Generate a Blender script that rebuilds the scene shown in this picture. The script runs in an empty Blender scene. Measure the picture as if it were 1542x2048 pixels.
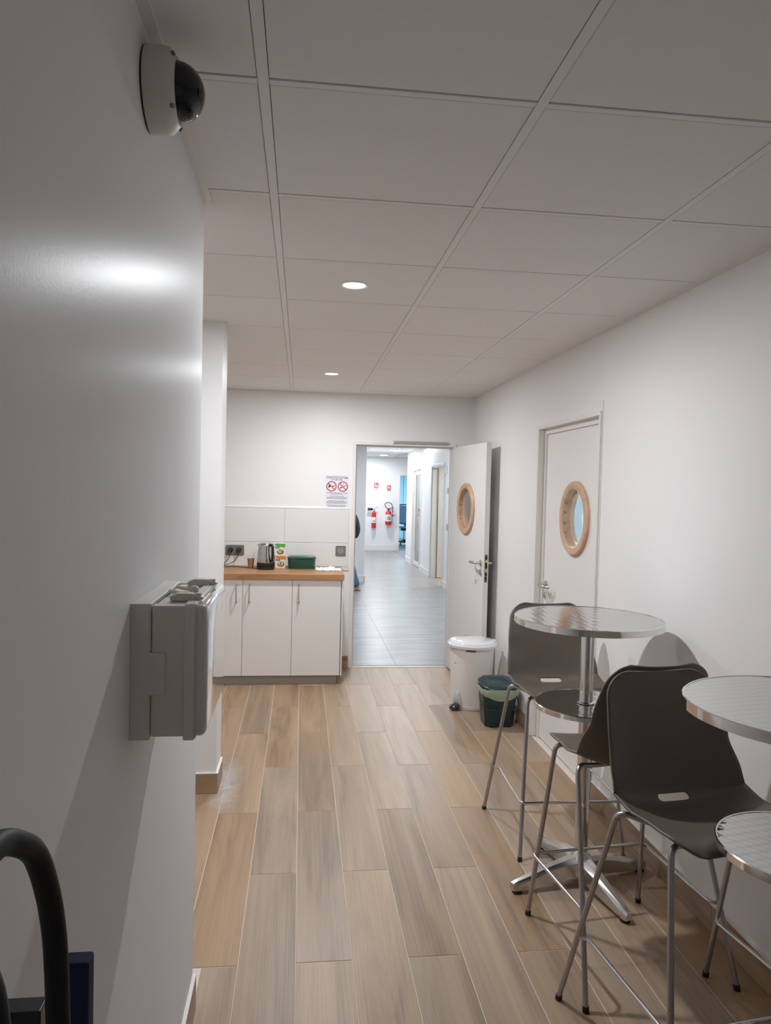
import bpy, bmesh, math, random
from mathutils import Vector, Matrix
random.seed(7)
C = bpy.context.scene.collection
sc = bpy.context.scene
PI = math.pi

# ------------------------------------------------------------------ camera, world, lights, exposure
EYE = Vector((0.0, 0.0, 1.6275))
YAW, PITCH, ROLL, FPX = 0.114852, 0.031808, 0.023548, 1465.79
cy_, sy_, cp_, sp_ = math.cos(YAW), math.sin(YAW), math.cos(PITCH), math.sin(PITCH)
fw = Vector((sy_*cp_, cy_*cp_, -sp_)); r0 = Vector((cy_, -sy_, 0)); u0 = r0.cross(fw)
rt = r0*math.cos(ROLL) + u0*math.sin(ROLL); up = u0*math.cos(ROLL) - r0*math.sin(ROLL)
cam_d = bpy.data.cameras.new('camera'); cam = bpy.data.objects.new('camera', cam_d); C.objects.link(cam)
M = Matrix.Identity(4)
for i in range(3):
    M[i][0], M[i][1], M[i][2], M[i][3] = rt[i], up[i], -fw[i], EYE[i]
cam.matrix_world = M
cam_d.sensor_fit = 'VERTICAL'; cam_d.sensor_height = 24.0; cam_d.lens = FPX/2048*24.0
cam_d.clip_start = 0.02; cam_d.clip_end = 100
sc.camera = cam
w = bpy.data.worlds.new('world'); sc.world = w; w.use_nodes = True
w.node_tree.nodes['Background'].inputs[0].default_value = (0.75, 0.8, 0.9, 1)
w.node_tree.nodes['Background'].inputs[1].default_value = 0.25
sc.view_settings.view_transform = 'Standard'; sc.view_settings.look = 'None'
sc.view_settings.gamma = 1.0; sc.view_settings.use_curve_mapping = False
sc.view_settings.exposure = 0.05
sc.cycles.use_denoising = True
sc.cycles.max_bounces = 10; sc.cycles.diffuse_bounces = 6; sc.cycles.glossy_bounces = 5
sc.cycles.transmission_bounces = 8; sc.cycles.transparent_max_bounces = 8
sc.cycles.sample_clamp_indirect = 12; sc.cycles.blur_glossy = 0.2

DOWNLIGHT_W = 28.5
LIGHTS = []   # (x, y, z, size, watts, colour)
def area_light(name, loc, size, watts, col=(1, 1, 1), shape='DISK', size_y=None, rot=(0, 0, 0), parent=None):
    l = bpy.data.lights.new(name, 'AREA'); l.shape = shape; l.size = size
    if size_y: l.size_y = size_y
    l.energy = watts; l.color = col
    o = bpy.data.objects.new(name, l); C.objects.link(o); o.location = loc; o.rotation_euler = rot
    if parent is not None:
        o.parent = parent; o.location = Vector(loc) - parent.location
    return o
# added, unseen fill lamps: lobby on the left and room behind the camera
area_light('lobby_fill', (-1.3, 3.6, 2.44), 0.5, 4.5, (0.93, 0.96, 1.0))
area_light('rear_fill', (0.6, -1.1, 2.44), 0.4, 0.7, (1.0, 0.97, 0.95))
# bright hall beyond the doorway
for (x, y, e) in ((1.5, 8.6, 24), (1.5, 11.0, 30), (-0.3, 9.6, 14), (2.28, 13.9, 15), (1.75, 15.8, 33), (1.8, 18.2, 26)):
    area_light('hall_light', (x, y, 2.43), 0.16, e, (0.90, 0.95, 1.0))
area_light('office_light', (3.4, 21.8, 2.3), 1.0, 75, (0.62, 0.86, 1.0))
area_light('side_room_light', (2.6, 5.6, 2.35), 0.6, 55, (0.80, 0.96, 1.0))
area_light('cream_room_light', (3.3, 12.6, 2.3), 0.5, 30, (1.0, 0.95, 0.84))

# ------------------------------------------------------------------ materials
MATS = {}
def mat(name, col, rough=0.5, metal=0.0, spec=None, coat=0.0, trans=0.0, emit=0.0, ecol=None, alpha=1.0,
        noise=None, bump=None, ior=None):
    """noise=(scale, amount): gentle colour mottling; bump=(scale, distance): fine relief."""
    if name in MATS: return MATS[name]
    m = bpy.data.materials.new(name); m.use_nodes = True; MATS[name] = m
    nt = m.node_tree; b = nt.nodes['Principled BSDF']
    b.inputs['Base Color'].default_value = (*col, 1); b.inputs['Roughness'].default_value = rough
    b.inputs['Metallic'].default_value = metal; b.inputs['Coat Weight'].default_value = coat
    b.inputs['Transmission Weight'].default_value = trans; b.inputs['Alpha'].default_value = alpha
    if ior: b.inputs['IOR'].default_value = ior
    if spec is not None: b.inputs['Specular IOR Level'].default_value = spec
    if emit:
        b.inputs['Emission Color'].default_value = (*(ecol or col), 1); b.inputs['Emission Strength'].default_value = emit
    if noise or bump:
        tc = nt.nodes.new('ShaderNodeTexCoord')
    if noise:
        n = nt.nodes.new('ShaderNodeTexNoise'); n.inputs['Scale'].default_value = noise[0]; n.inputs['Detail'].default_value = 4
        nt.links.new(tc.outputs['Object'], n.inputs['Vector'])
        mx = nt.nodes.new('ShaderNodeMix'); mx.data_type = 'RGBA'
        a = noise[1]
        mx.inputs['A'].default_value = (*[c*(1-a) for c in col], 1); mx.inputs['B'].default_value = (*[min(1, c*(1+a)) for c in col], 1)
        nt.links.new(n.outputs['Fac'], mx.inputs['Factor']); nt.links.new(mx.outputs['Result'], b.inputs['Base Color'])
    if bump:
        n2 = nt.nodes.new('ShaderNodeTexNoise'); n2.inputs['Scale'].default_value = bump[0]; n2.inputs['Detail'].default_value = 3
        nt.links.new(tc.outputs['Object'], n2.inputs['Vector'])
        bp = nt.nodes.new('ShaderNodeBump'); bp.inputs['Distance'].default_value = bump[1]; bp.inputs['Strength'].default_value = 0.6
        nt.links.new(n2.outputs['Fac'], bp.inputs['Height']); nt.links.new(bp.outputs['Normal'], b.inputs['Normal'])
    return m

def wood(name, dark, light, scale, rough=0.4, per_object=True, var=0.25, streak=14.0, grain=0.5):
    """Wood-look grain stretched along local Y, a different board for each object."""
    m = bpy.data.materials.new(name); m.use_nodes = True; MATS[name] = m
    nt = m.node_tree; N = nt.nodes; L = nt.links; b = N['Principled BSDF']
    tc = N.new('ShaderNodeTexCoord'); oi = N.new('ShaderNodeObjectInfo')
    mul = N.new('ShaderNodeMath'); mul.operation = 'MULTIPLY'; mul.inputs[1].default_value = 57.0 if per_object else 0.0
    L.new(oi.outputs['Random'], mul.inputs[0])
    comb = N.new('ShaderNodeCombineXYZ')
    for i in range(3): L.new(mul.outputs[0], comb.inputs[i])
    add = N.new('ShaderNodeVectorMath'); add.operation = 'ADD'
    L.new(tc.outputs['Object'], add.inputs[0]); L.new(comb.outputs[0], add.inputs[1])
    mp = N.new('ShaderNodeMapping'); mp.inputs['Scale'].default_value = scale; L.new(add.outputs[0], mp.inputs['Vector'])
    n1 = N.new('ShaderNodeTexNoise'); n1.inputs['Scale'].default_value = 1.0; n1.inputs['Detail'].default_value = 6
    n1.inputs['Distortion'].default_value = 0.9; n1.inputs['Roughness'].default_value = 0.62
    L.new(mp.outputs[0], n1.inputs['Vector'])
    mp2 = N.new('ShaderNodeMapping'); mp2.inputs['Scale'].default_value = (scale[0]*streak, scale[1]*2.2, scale[2]*streak); L.new(add.outputs[0], mp2.inputs['Vector'])
    n2 = N.new('ShaderNodeTexNoise'); n2.inputs['Scale'].default_value = 1.0; n2.inputs['Detail'].default_value = 3
    L.new(mp2.outputs[0], n2.inputs['Vector'])
    mixf = N.new('ShaderNodeMath'); mixf.operation = 'MULTIPLY_ADD'; mixf.inputs[1].default_value = 0.30*grain
    L.new(n2.outputs['Fac'], mixf.inputs[0])
    sub = N.new('ShaderNodeMath'); sub.operation = 'SUBTRACT'; sub.inputs[1].default_value = 0.15*grain
    L.new(n1.outputs['Fac'], sub.inputs[0]); L.new(sub.outputs[0], mixf.inputs[2])
    cr = N.new('ShaderNodeValToRGB'); e = cr.color_ramp.elements
    e[0].position = 0.30; e[0].color = (*dark, 1); e[1].position = 0.68; e[1].color = (*light, 1)
    md = cr.color_ramp.elements.new(0.45); md.color = (*[d*0.45+l*0.55 for d, l in zip(dark, light)], 1)
    L.new(mixf.outputs[0], cr.inputs['Fac'])
    hv = N.new('ShaderNodeHueSaturation')
    mr = N.new('ShaderNodeMapRange'); mr.inputs['To Min'].default_value = 1-var; mr.inputs['To Max'].default_value = 1+var*0.7
    wn = N.new('ShaderNodeTexWhiteNoise'); wn.noise_dimensions = '1D'; L.new(oi.outputs['Random'], wn.inputs['W'])
    L.new(wn.outputs['Value'], mr.inputs['Value']); L.new(mr.outputs[0], hv.inputs['Value'])
    mr2 = N.new('ShaderNodeMapRange'); mr2.inputs['To Min'].default_value = 0.82; mr2.inputs['To Max'].default_value = 1.12
    L.new(oi.outputs['Random'], mr2.inputs['Value']); L.new(mr2.outputs[0], hv.inputs['Saturation'])
    L.new(cr.outputs['Color'], hv.inputs['Color']); L.new(hv.outputs['Color'], b.inputs['Base Color'])
    b.inputs['Roughness'].default_value = rough
    bp = N.new('ShaderNodeBump'); bp.inputs['Distance'].default_value = 0.0006; bp.inputs['Strength'].default_value = 0.5
    L.new(n2.outputs['Fac'], bp.inputs['Height']); L.new(bp.outputs['Normal'], b.inputs['Normal'])
    return m

def steel_whorl(name, pitch=0.022):
    """polished sheet with rows of round engine-turned dimples"""
    m = bpy.data.materials.new(name); m.use_nodes = True; MATS[name] = m
    nt = m.node_tree; N = nt.nodes; L = nt.links; b = N['Principled BSDF']
    b.inputs['Metallic'].default_value = 1.0; b.inputs['Base Color'].default_value = (0.66, 0.66, 0.65, 1)
    tc = N.new('ShaderNodeTexCoord'); mp = N.new('ShaderNodeMapping'); mp.inputs['Rotation'].default_value = (0, 0, 0.5)
    mp.inputs['Scale'].default_value = (1/pitch, 0.62/pitch, 0.0); L.new(tc.outputs['Object'], mp.inputs['Vector'])
    v = N.new('ShaderNodeTexVoronoi'); v.voronoi_dimensions = '2D'; v.inputs['Randomness'].default_value = 0.12; v.inputs['Scale'].default_value = 1.0
    L.new(mp.outputs[0], v.inputs['Vector'])
    hm = N.new('ShaderNodeMapRange'); hm.interpolation_type = 'SMOOTHSTEP'; hm.inputs['From Min'].default_value = 0.25; hm.inputs['From Max'].default_value = 0.66
    L.new(v.outputs['Distance'], hm.inputs['Value'])
    cm = N.new('ShaderNodeMix'); cm.data_type = 'RGBA'; cm.inputs['A'].default_value = (0.60, 0.60, 0.59, 1); cm.inputs['B'].default_value = (0.50, 0.50, 0.49, 1)  # dimple edges darkened in the colour, shading of the relief painted in
    L.new(hm.outputs[0], cm.inputs['Factor']); L.new(cm.outputs['Result'], b.inputs['Base Color'])
    bp = N.new('ShaderNodeBump'); bp.inputs['Distance'].default_value = 0.00045; bp.inputs['Strength'].default_value = 0.6
    L.new(hm.outputs[0], bp.inputs['Height']); L.new(bp.outputs['Normal'], b.inputs['Normal'])
    mr = N.new('ShaderNodeMapRange'); mr.inputs['To Min'].default_value = 0.04; mr.inputs['To Max'].default_value = 0.10
    L.new(v.outputs['Distance'], mr.inputs['Value']); L.new(mr.outputs[0], b.inputs['Roughness'])
    return m

M_WALL = mat('wall_paint', (0.80, 0.79, 0.785), 0.42, noise=(2.0, 0.015), bump=(60, 0.0004))
M_WALLS = mat('satin_wall_paint', (0.77, 0.775, 0.785), 0.32, spec=0.40, noise=(2.5, 0.02), bump=(170, 0.0002))
def soften(m, fac):
    """matt paint with only part of the satin sheen"""
    nt = m.node_tree; b = nt.nodes['Principled BSDF']; out = nt.nodes['Material Output']
    d = nt.nodes.new('ShaderNodeBsdfDiffuse'); mx = nt.nodes.new('ShaderNodeMixShader'); mx.inputs[0].default_value = fac
    src = b.inputs['Base Color'].links[0].from_socket; nt.links.new(src, d.inputs['Color'])
    nt.links.new(b.outputs[0], mx.inputs[1]); nt.links.new(d.outputs[0], mx.inputs[2]); nt.links.new(mx.outputs[0], out.inputs['Surface'])
soften(M_WALLS, 0.81); soften(M_WALL, 0.5)
M_HALLW = mat('hall_paint', (0.80, 0.81, 0.825), 0.5)
M_CEIL = mat('ceiling_tile_white', (0.79, 0.765, 0.75), 0.8, noise=(30, 0.02), bump=(350, 0.0004))
M_BAR = mat('ceiling_bar_white', (0.79, 0.765, 0.75), 0.6)
M_VOID = mat('ceiling_void', (0.03, 0.027, 0.025), 0.9)
M_GROUT = mat('pale_grout', (0.66, 0.60, 0.52), 0.8)
M_FLOOR = wood('wood_look_tile', (0.225, 0.150, 0.092), (0.420, 0.288, 0.180), (7.0, 0.55, 7.0), 0.40, var=0.10, streak=18.0, grain=1.0)
M_SKIRT = wood('wood_look_skirting', (0.23, 0.150, 0.095), (0.43, 0.295, 0.190), (9, 1.2, 9), 0.45, var=0.1)
M_OAK = wood('oak_worktop', (0.27, 0.135, 0.060), (0.50, 0.285, 0.150), (14, 1.4, 14), 0.42, per_object=False, var=0.0)
M_BEECH = wood('beech_ring', (0.48, 0.27, 0.15), (0.66, 0.42, 0.26), (16, 3, 16), 0.45, per_object=False, var=0.0)
M_WHITE = mat('white_lacquer', (0.80, 0.775, 0.755), 0.38)
M_DOOR = mat('door_white', (0.78, 0.765, 0.75), 0.45)
M_FRAME = mat('frame_white', (0.76, 0.735, 0.71), 0.4)
M_TILE = mat('glazed_tile', (0.75, 0.735, 0.715), 0.22)
M_SHELL = mat('taupe_plastic', (0.125, 0.100, 0.079), 0.48, bump=(500, 0.0002))
M_TUBE = mat('satin_steel_tube', (0.42, 0.42, 0.43), 0.33, metal=1.0)
M_ROD = mat('chromed_rod', (0.62, 0.63, 0.65), 0.18, metal=1.0)
M_CHROME = mat('polished_aluminium', (0.78, 0.77, 0.76), 0.10, metal=1.0)
M_CAST = mat('cast_aluminium', (0.66, 0.66, 0.66), 0.20, metal=1.0)
M_WHORL = steel_whorl('engine_turned_steel')
M_BLACK = mat('black_plastic', (0.012, 0.012, 0.013), 0.35)
M_RUBBER = mat('black_rubber', (0.010, 0.010, 0.010), 0.6)
M_GREYP = mat('pale_grey_plastic', (0.66, 0.645, 0.61), 0.42)
M_GREYP2 = mat('warm_grey_plastic', (0.64, 0.62, 0.56), 0.45)
M_GLOSSP = mat('glossy_grey_cover', (0.60, 0.585, 0.57), 0.07, coat=1.0)
M_CAMW = mat('camera_housing_white', (0.62, 0.60, 0.56), 0.42)
M_GLASS = mat('clear_glass', (0.80, 0.90, 0.90), 0.02, alpha=0.14)
M_NICKEL = mat('brushed_nickel', (0.60, 0.56, 0.52), 0.28, metal=1.0)
M_KET = mat('kettle_steel', (0.60, 0.57, 0.54), 0.14, metal=1.0)

# ------------------------------------------------------------------ geometry helpers
def box(bm, x0, x1, y0, y1, z0, z1):
    v = [bm.verts.new(p) for p in ((x0,y0,z0),(x1,y0,z0),(x1,y1,z0),(x0,y1,z0),(x0,y0,z1),(x1,y0,z1),(x1,y1,z1),(x0,y1,z1))]
    for f in ((0,3,2,1),(4,5,6,7),(0,1,5,4),(1,2,6,5),(2,3,7,6),(3,0,4,7)): bm.faces.new([v[i] for i in f])
    return bm
def B(*a):
    return box(bmesh.new(), *a)
def prism(poly, axis, a, b, bm=None):
    """poly: 2-D points; axis 'x': (y,z), 'y': (x,z), 'z': (x,y)"""
    bm = bm or bmesh.new()
    def P(p, t): return {'x': (t, p[0], p[1]), 'y': (p[0], t, p[1]), 'z': (p[0], p[1], t)}[axis]
    A = [bm.verts.new(P(p, a)) for p in poly]; Bv = [bm.verts.new(P(p, b)) for p in poly]
    bm.faces.new(A); bm.faces.new(Bv[::-1])
    n = len(poly)
    for i in range(n): bm.faces.new((A[i], Bv[i], Bv[(i+1) % n], A[(i+1) % n]))
    bmesh.ops.recalc_face_normals(bm, faces=bm.faces)
    return bm
def loft(rings, bm=None, cap=True, closed=True):
    bm = bm or bmesh.new(); R = [[bm.verts.new(p) for p in r] for r in rings]; n = len(R[0])
    for a, b in zip(R[:-1], R[1:]):
        for i in range(n if closed else n-1): bm.faces.new((a[i], a[(i+1) % n], b[(i+1) % n], b[i]))
    if cap: bm.faces.new(R[0][::-1]); bm.faces.new(R[-1])
    bmesh.ops.recalc_face_normals(bm, faces=bm.faces)
    return bm
def lathe(prof, axis='z', c=(0, 0, 0), n=32, bm=None, cap=True, sx=1.0, sy=1.0):
    """prof: (r, t) along the axis"""
    def P(r, t, a):
        u, v = r*math.cos(a)*sx, r*math.sin(a)*sy
        q = {'z': (u, v, t), 'x': (t, u, v), 'y': (u, t, v)}[axis]
        return (q[0]+c[0], q[1]+c[1], q[2]+c[2])
    return loft([[P(max(r, 1e-5), t, 2*PI*i/n) for i in range(n)] for r, t in prof], bm, cap)
def smooth_path(pts, k=6, closed=False):
    """Catmull-Rom through the points"""
    P = [Vector(p) for p in pts]; out = []; n = len(P)
    for i in range(n if closed else n-1):
        g = (lambda j: P[j % n]) if closed else (lambda j: P[max(0, min(n-1, j))])
        p0, p1, p2, p3 = g(i-1), g(i), g(i+1), g(i+2)
        for s in range(k):
            t = s/k
            out.append(0.5*((2*p1)+(-p0+p2)*t+(2*p0-5*p1+4*p2-p3)*t*t+(-p0+3*p1-3*p2+p3)*t**3))
    if not closed: out.append(P[-1])
    return out
def fillet(pts, r, k=5):
    P = [Vector(p) for p in pts]; out = [P[0]]
    for i in range(1, len(P)-1):
        a, b, c = P[i-1], P[i], P[i+1]; d1 = (a-b); d2 = (c-b)
        rr = min(r, d1.length*0.49, d2.length*0.49); s = b+d1.normalized()*rr; e = b+d2.normalized()*rr
        for j in range(k+1):
            t = j/k; out.append(s*(1-t)**2+b*2*t*(1-t)+e*t*t)
    out.append(P[-1]); return out
def tube(path, r, n=10, bm=None, cap=True, closed=False):
    bm = bm or bmesh.new(); P = [Vector(p) for p in path]; m = len(P); rings = []; nrm = None
    for i in range(m):
        if closed: t = (P[(i+1) % m]-P[i-1]).normalized()
        else: t = (P[min(i+1, m-1)]-P[max(i-1, 0)]).normalized()
        if nrm is None:
            h = Vector((0, 0, 1)) if abs(t.z) < 0.9 else Vector((1, 0, 0)); nrm = (h-t*h.dot(t)).normalized()
        else: nrm = (nrm-t*nrm.dot(t)).normalized()
        bi = t.cross(nrm); ri = r[i] if isinstance(r, (list, tuple)) else r
        rings.append([P[i]+(nrm*math.cos(2*PI*j/n)+bi*math.sin(2*PI*j/n))*ri for j in range(n)])
    if closed: rings.append(rings[0])
    loft(rings, bm, cap and not closed)
    if closed: bmesh.ops.remove_doubles(bm, verts=bm.verts, dist=1e-5)
    return bm
def rrect(x0, x1, y0, y1, r, k=5):
    out = []
    for cx, cy, a0 in ((x1-r, y1-r, 0), (x0+r, y1-r, PI/2), (x0+r, y0+r, PI), (x1-r, y0+r, 1.5*PI)):
        for i in range(k+1):
            a = a0+PI/2*i/k; out.append((cx+r*math.cos(a), cy+r*math.sin(a)))
    return out
def link(name, bm, m, parent=None, smooth=False, bevel=0.0, seg=2, loc=None, auto=40):
    me = bpy.data.meshes.new(name)
    bm.to_mesh(me); bm.free()
    me.materials.append(m)
    if smooth or bevel:
        for p in me.polygons: p.use_smooth = True
        if hasattr(me, 'set_sharp_from_angle'): me.set_sharp_from_angle(angle=math.radians(auto))
    o = bpy.data.objects.new(name, me); C.objects.link(o)
    if parent is not None: o.parent = parent
    if loc is not None: o.location = loc
    if bevel:
        b = o.modifiers.new('bevel', 'BEVEL'); b.width = bevel; b.segments = seg; b.limit_method = 'ANGLE'; b.harden_normals = True
    return o
def tag(o, label, cat, group=None, kind=None):
    o['label'] = label; o['category'] = cat
    if group: o['group'] = group
    if kind: o['kind'] = kind
    return o
def thing(name, label, cat, loc=(0, 0, 0), rotz=0.0, group=None):
    o = bpy.data.objects.new(name, None); C.objects.link(o); o.location = loc; o.rotation_euler = (0, 0, rotz)
    o.empty_display_size = 0.05
    return tag(o, label, cat, group)
def struct(name, bm, m, parent=None, bevel=0.0, smooth=False):
    o = link(name, bm, m, parent, bevel=bevel, smooth=smooth)
    if parent is None: o['kind'] = 'structure'
    return o
def kids(o): return [c for c in bpy.data.objects if c.parent == o]
def dup(root, loc, rotz, label, group=None):
    r = root.copy(); C.objects.link(r); r.location = loc; r.rotation_euler = (0, 0, rotz); r['label'] = label
    if group: r['group'] = group
    for ch in kids(root):
        c = ch.copy(); C.objects.link(c); c.parent = r
        for g in kids(ch):
            d = g.copy(); C.objects.link(d); d.parent = c
    return r
def at(bm, loc=(0, 0, 0), rot=None):
    m = Matrix.Translation(loc)
    if rot is not None: m = m @ rot
    bmesh.ops.transform(bm, matrix=m, verts=bm.verts)
    return bm
def text_mesh(name, s, size, m, parent, loc, rot, ext=0.0003, align='CENTER'):
    cu = bpy.data.curves.new(name, 'FONT'); cu.body = s; cu.size = size; cu.align_x = align; cu.extrude = ext; cu.resolution_u = 2
    cu.offset = size*0.012
    tmp = bpy.data.objects.new('tmp', cu); C.objects.link(tmp)
    dg = bpy.context.evaluated_depsgraph_get(); me = bpy.data.meshes.new_from_object(tmp.evaluated_get(dg))
    bpy.data.objects.remove(tmp); me.materials.clear(); me.materials.append(m)
    o = bpy.data.objects.new(name, me); C.objects.link(o); o.location = loc; o.rotation_euler = rot
    if parent is not None: o.parent = parent
    return o
UP = (PI/2, 0, 0)      # text standing on a wall that faces -Y

# ------------------------------------------------------------------ room shell
ZC = 2.472; XR = 1.5586; XL = -0.305; YB = 6.583; YLE = 2.27; XF = -2.2; YN = -1.6
XA, PW, PL, YJ = 0.011769, 0.194702, 0.58839, 4.823464
floor = struct('floor', B(XF-0.1, XR+0.1, YN-0.1, YB+0.075, -0.12, -0.0016), M_GROUT)
mesh_cache = {}
def plate(sx, sy, sz, m, bev):
    key = (round(sx, 4), round(sy, 4), round(sz, 4), m.name)
    if key not in mesh_cache:
        bm = bmesh.new(); b = bev
        loft([[(-sx/2, -sy/2, -sz), (sx/2, -sy/2, -sz), (sx/2, sy/2, -sz), (-sx/2, sy/2, -sz)],
              [(-sx/2, -sy/2, -b), (sx/2, -sy/2, -b), (sx/2, sy/2, -b), (-sx/2, sy/2, -b)],
              [(-sx/2+b, -sy/2+b, 0), (sx/2-b, -sy/2+b, 0), (sx/2-b, sy/2-b, 0), (-sx/2+b, sy/2-b, 0)]], bm)
        me = bpy.data.meshes.new('plank'); bm.to_mesh(me); bm.free(); me.materials.append(m); mesh_cache[key] = me
    return mesh_cache[key]
G = 0.0014
for k in range(-12, 8):
    x0 = XA+PW*k; x1 = x0+PW
    off = 0 if k % 2 == 0 else PL
    y = YJ+off-2*PL*6
    while y < YB+0.07:
        a, b = y, y+2*PL; y = b
        a2, b2 = a, min(b, YB+0.07)
        xs0, xs1 = max(x0, XF), min(x1, XR)
        if xs1-xs0 < 0.02: continue
        if x0 < XL:                       # beside the near wall only beyond its corner
            if xs1 <= XL+0.02 or b2 < YLE: a2 = max(a2, YLE)
            if xs1 > XL+0.02 and a2 < YLE: xs0 = max(xs0, XL)
        a2 = max(a2, 0.0)
        if b2-a2 < 0.03: continue
        o = bpy.data.objects.new('plank', plate(xs1-xs0-2*G, b2-a2-2*G, 0.006, M_FLOOR, 0.0012))
        C.objects.link(o); o.location = ((xs0+xs1)/2, (a2+b2)/2, 0.0); o.parent = floor

# ceiling: backing, plasterboard tiles, main and cross bars
ceil = struct('ceiling', B(XF-0.1, XR+0.1, YN-0.1, YB+0.15, ZC+0.02, ZC+0.12), M_VOID)
X1c, Y0c = -0.0959, 1.5718
xe = [XF] + [X1c+0.6*i for i in range(-3, 3)] + [XR]
def tile(parent, name, x0, x1, y0, y1, z, m):
    key = ('t', round(x1-x0, 4), round(y1-y0, 4), m.name)
    if key not in mesh_cache:
        sx, sy, b = (x1-x0)/2, (y1-y0)/2, 0.0015
        bm = loft([[(-sx+b, -sy+b, 0), (sx-b, -sy+b, 0), (sx-b, sy-b, 0), (-sx+b, sy-b, 0)],
                   [(-sx, -sy, b), (sx, -sy, b), (sx, sy, b), (-sx, sy, b)],
                   [(-sx, -sy, 0.015), (sx, -sy, 0.015), (sx, sy, 0.015), (-sx, sy, 0.015)]])
        me = bpy.data.meshes.new(name); bm.to_mesh(me); bm.free(); me.materials.append(m); mesh_cache[key] = me
    o = bpy.data.objects.new(name, mesh_cache[key]); C.objects.link(o); o.location = ((x0+x1)/2, (y0+y1)/2, z); o.parent = parent
    return o
for i in range(len(xe)-1):
    for j in range(-3, 9):
        y0 = Y0c+0.6*j; y1 = min(y0+0.6, YB)
        x0, x1 = xe[i], xe[i+1]
        if y1-y0 < 0.03 or y0 < -0.4: continue
        if x1 <= XL and y0 < YLE-0.25: continue
        tile(ceil, 'ceiling_tile', x0+0.0130, x1-0.0130, y0+0.0210, y1-0.006, ZC, M_CEIL)
        tile(ceil, 'cross_bar', x0+0.0120, x1-0.0120, y0, y0+0.0205, ZC-0.0003, M_BAR)
for i in range(1, len(xe)-1):
    ya = YLE-0.25 if xe[i] < XL else -0.4
    link('main_bar', B(xe[i]-0.0115, xe[i]+0.0115, ya, YB, ZC-0.0006, ZC+0.012), M_BAR, ceil)
struct('trim_1', B(XR-0.020, XR, YN, YB, ZC-0.0035, ZC+0.004), M_BAR)
struct('trim_2', B(-0.46, XR-0.0205, YB-0.018, YB, ZC-0.003, ZC+0.004), M_BAR)
struct('trim_3', B(XL, XL+0.024, YN, YLE, ZC-0.004, ZC+0.004), M_BAR)
struct('trim_4', B(-0.418, -0.396, 3.895, 4.13, ZC-0.003, ZC+0.004), M_BAR)

# walls
D2a, D2b, D2z = 3.697, 4.722, 2.062          # closed door in the right wall
D1a, D1b, D1z = 0.452, 1.398, 2.047          # doorway in the back wall
struct('wall_left', B(XF-0.1, XL, YN, YLE, -0.01, ZC+0.03), M_WALLS)
struct('wall_right', prism([(YN, 0), (D2a, 0), (D2a, D2z), (D2b, D2z), (D2b, 0), (YB, 0), (YB, ZC+0.03), (YN, ZC+0.03)], 'x', XR, XR+0.14), M_WALL)
struct('wall_back', prism([(XF-0.1, 0), (D1a, 0), (D1a, D1z), (D1b, D1z), (D1b, 0), (2.5, 0), (2.5, 2.55), (XF-0.1, 2.55)], 'y', YB, YB+0.15), M_WALL)
struct('wall_rear', B(XF-0.1, XR+0.14, YN-0.1, YN, 0, ZC+0.03), M_WALL)
struct('wall_lobby', B(XF-0.1, XF, YLE, YB, 0, ZC+0.03), M_WALL)
struct('wall_pier', B(-0.80, -0.418, 3.895, 4.12, -0.01, ZC+0.01), M_WALL)

# skirtings in wood-look tile
def skirt(name, x0, x1, y0, y1, axis, face):
    root = struct(name, B(x0, x1, y0, y1, 0.0, 0.104), M_GROUT)
    L0, L1 = (y0, y1) if axis == 'y' else (x0, x1)
    n = max(1, round((L1-L0)/0.59)); d = (L1-L0)/n
    for i in range(n):
        a, b = L0+i*d+0.001, L0+(i+1)*d-0.001
        if axis == 'y': bm = B(x0-0.0022, x0+0.003, a, b, 0.002, 0.1065) if face < 0 else B(x1-0.003, x1+0.0022, a, b, 0.002, 0.1065)
        else: bm = B(-(y0+0.003), -(y0-0.0022), a, b, 0.002, 0.1065)
        sk = link('skirting_tile', bm, M_SKIRT, root)
        if axis == 'x': sk.rotation_euler = (0, 0, -PI/2)
    return root
skirt('baseboard_right', XR-0.0085, XR, YN+0.02, D2a-0.002, 'y', -1)
skirt('baseboard_right_2', XR-0.0085, XR, D2b+0.016, YB, 'y', -1)
skirt('baseboard_left', XL, XL+0.0085, YN+0.02, YLE+0.006, 'y', 1)
skirt('baseboard_pier', -0.80, -0.4085, 3.887, 3.895, 'x', -1)
skirt('baseboard_pier_side', -0.418, -0.4095, 3.896, 4.12, 'y', 1)
skirt('baseboard_back', 0.362, 0.447, 6.5745, YB, 'x', -1)
struct('trim_5', B(-0.80, -0.4065, 3.884, 3.895, 0.1066, 0.1105), M_WHITE)
struct('trim_6', B(-0.418, -0.4065, 3.8952, 4.12, 0.1066, 0.1105), M_WHITE)
struct('trim_7', B(XL, XL+0.011, YN+0.02, YLE+0.006, 0.1066, 0.1105), M_WHITE)
struct('trim_8', B(XR-0.0115, XR, YN+0.02, D2a-0.003, 0.1066, 0.109), M_WHITE)

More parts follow.
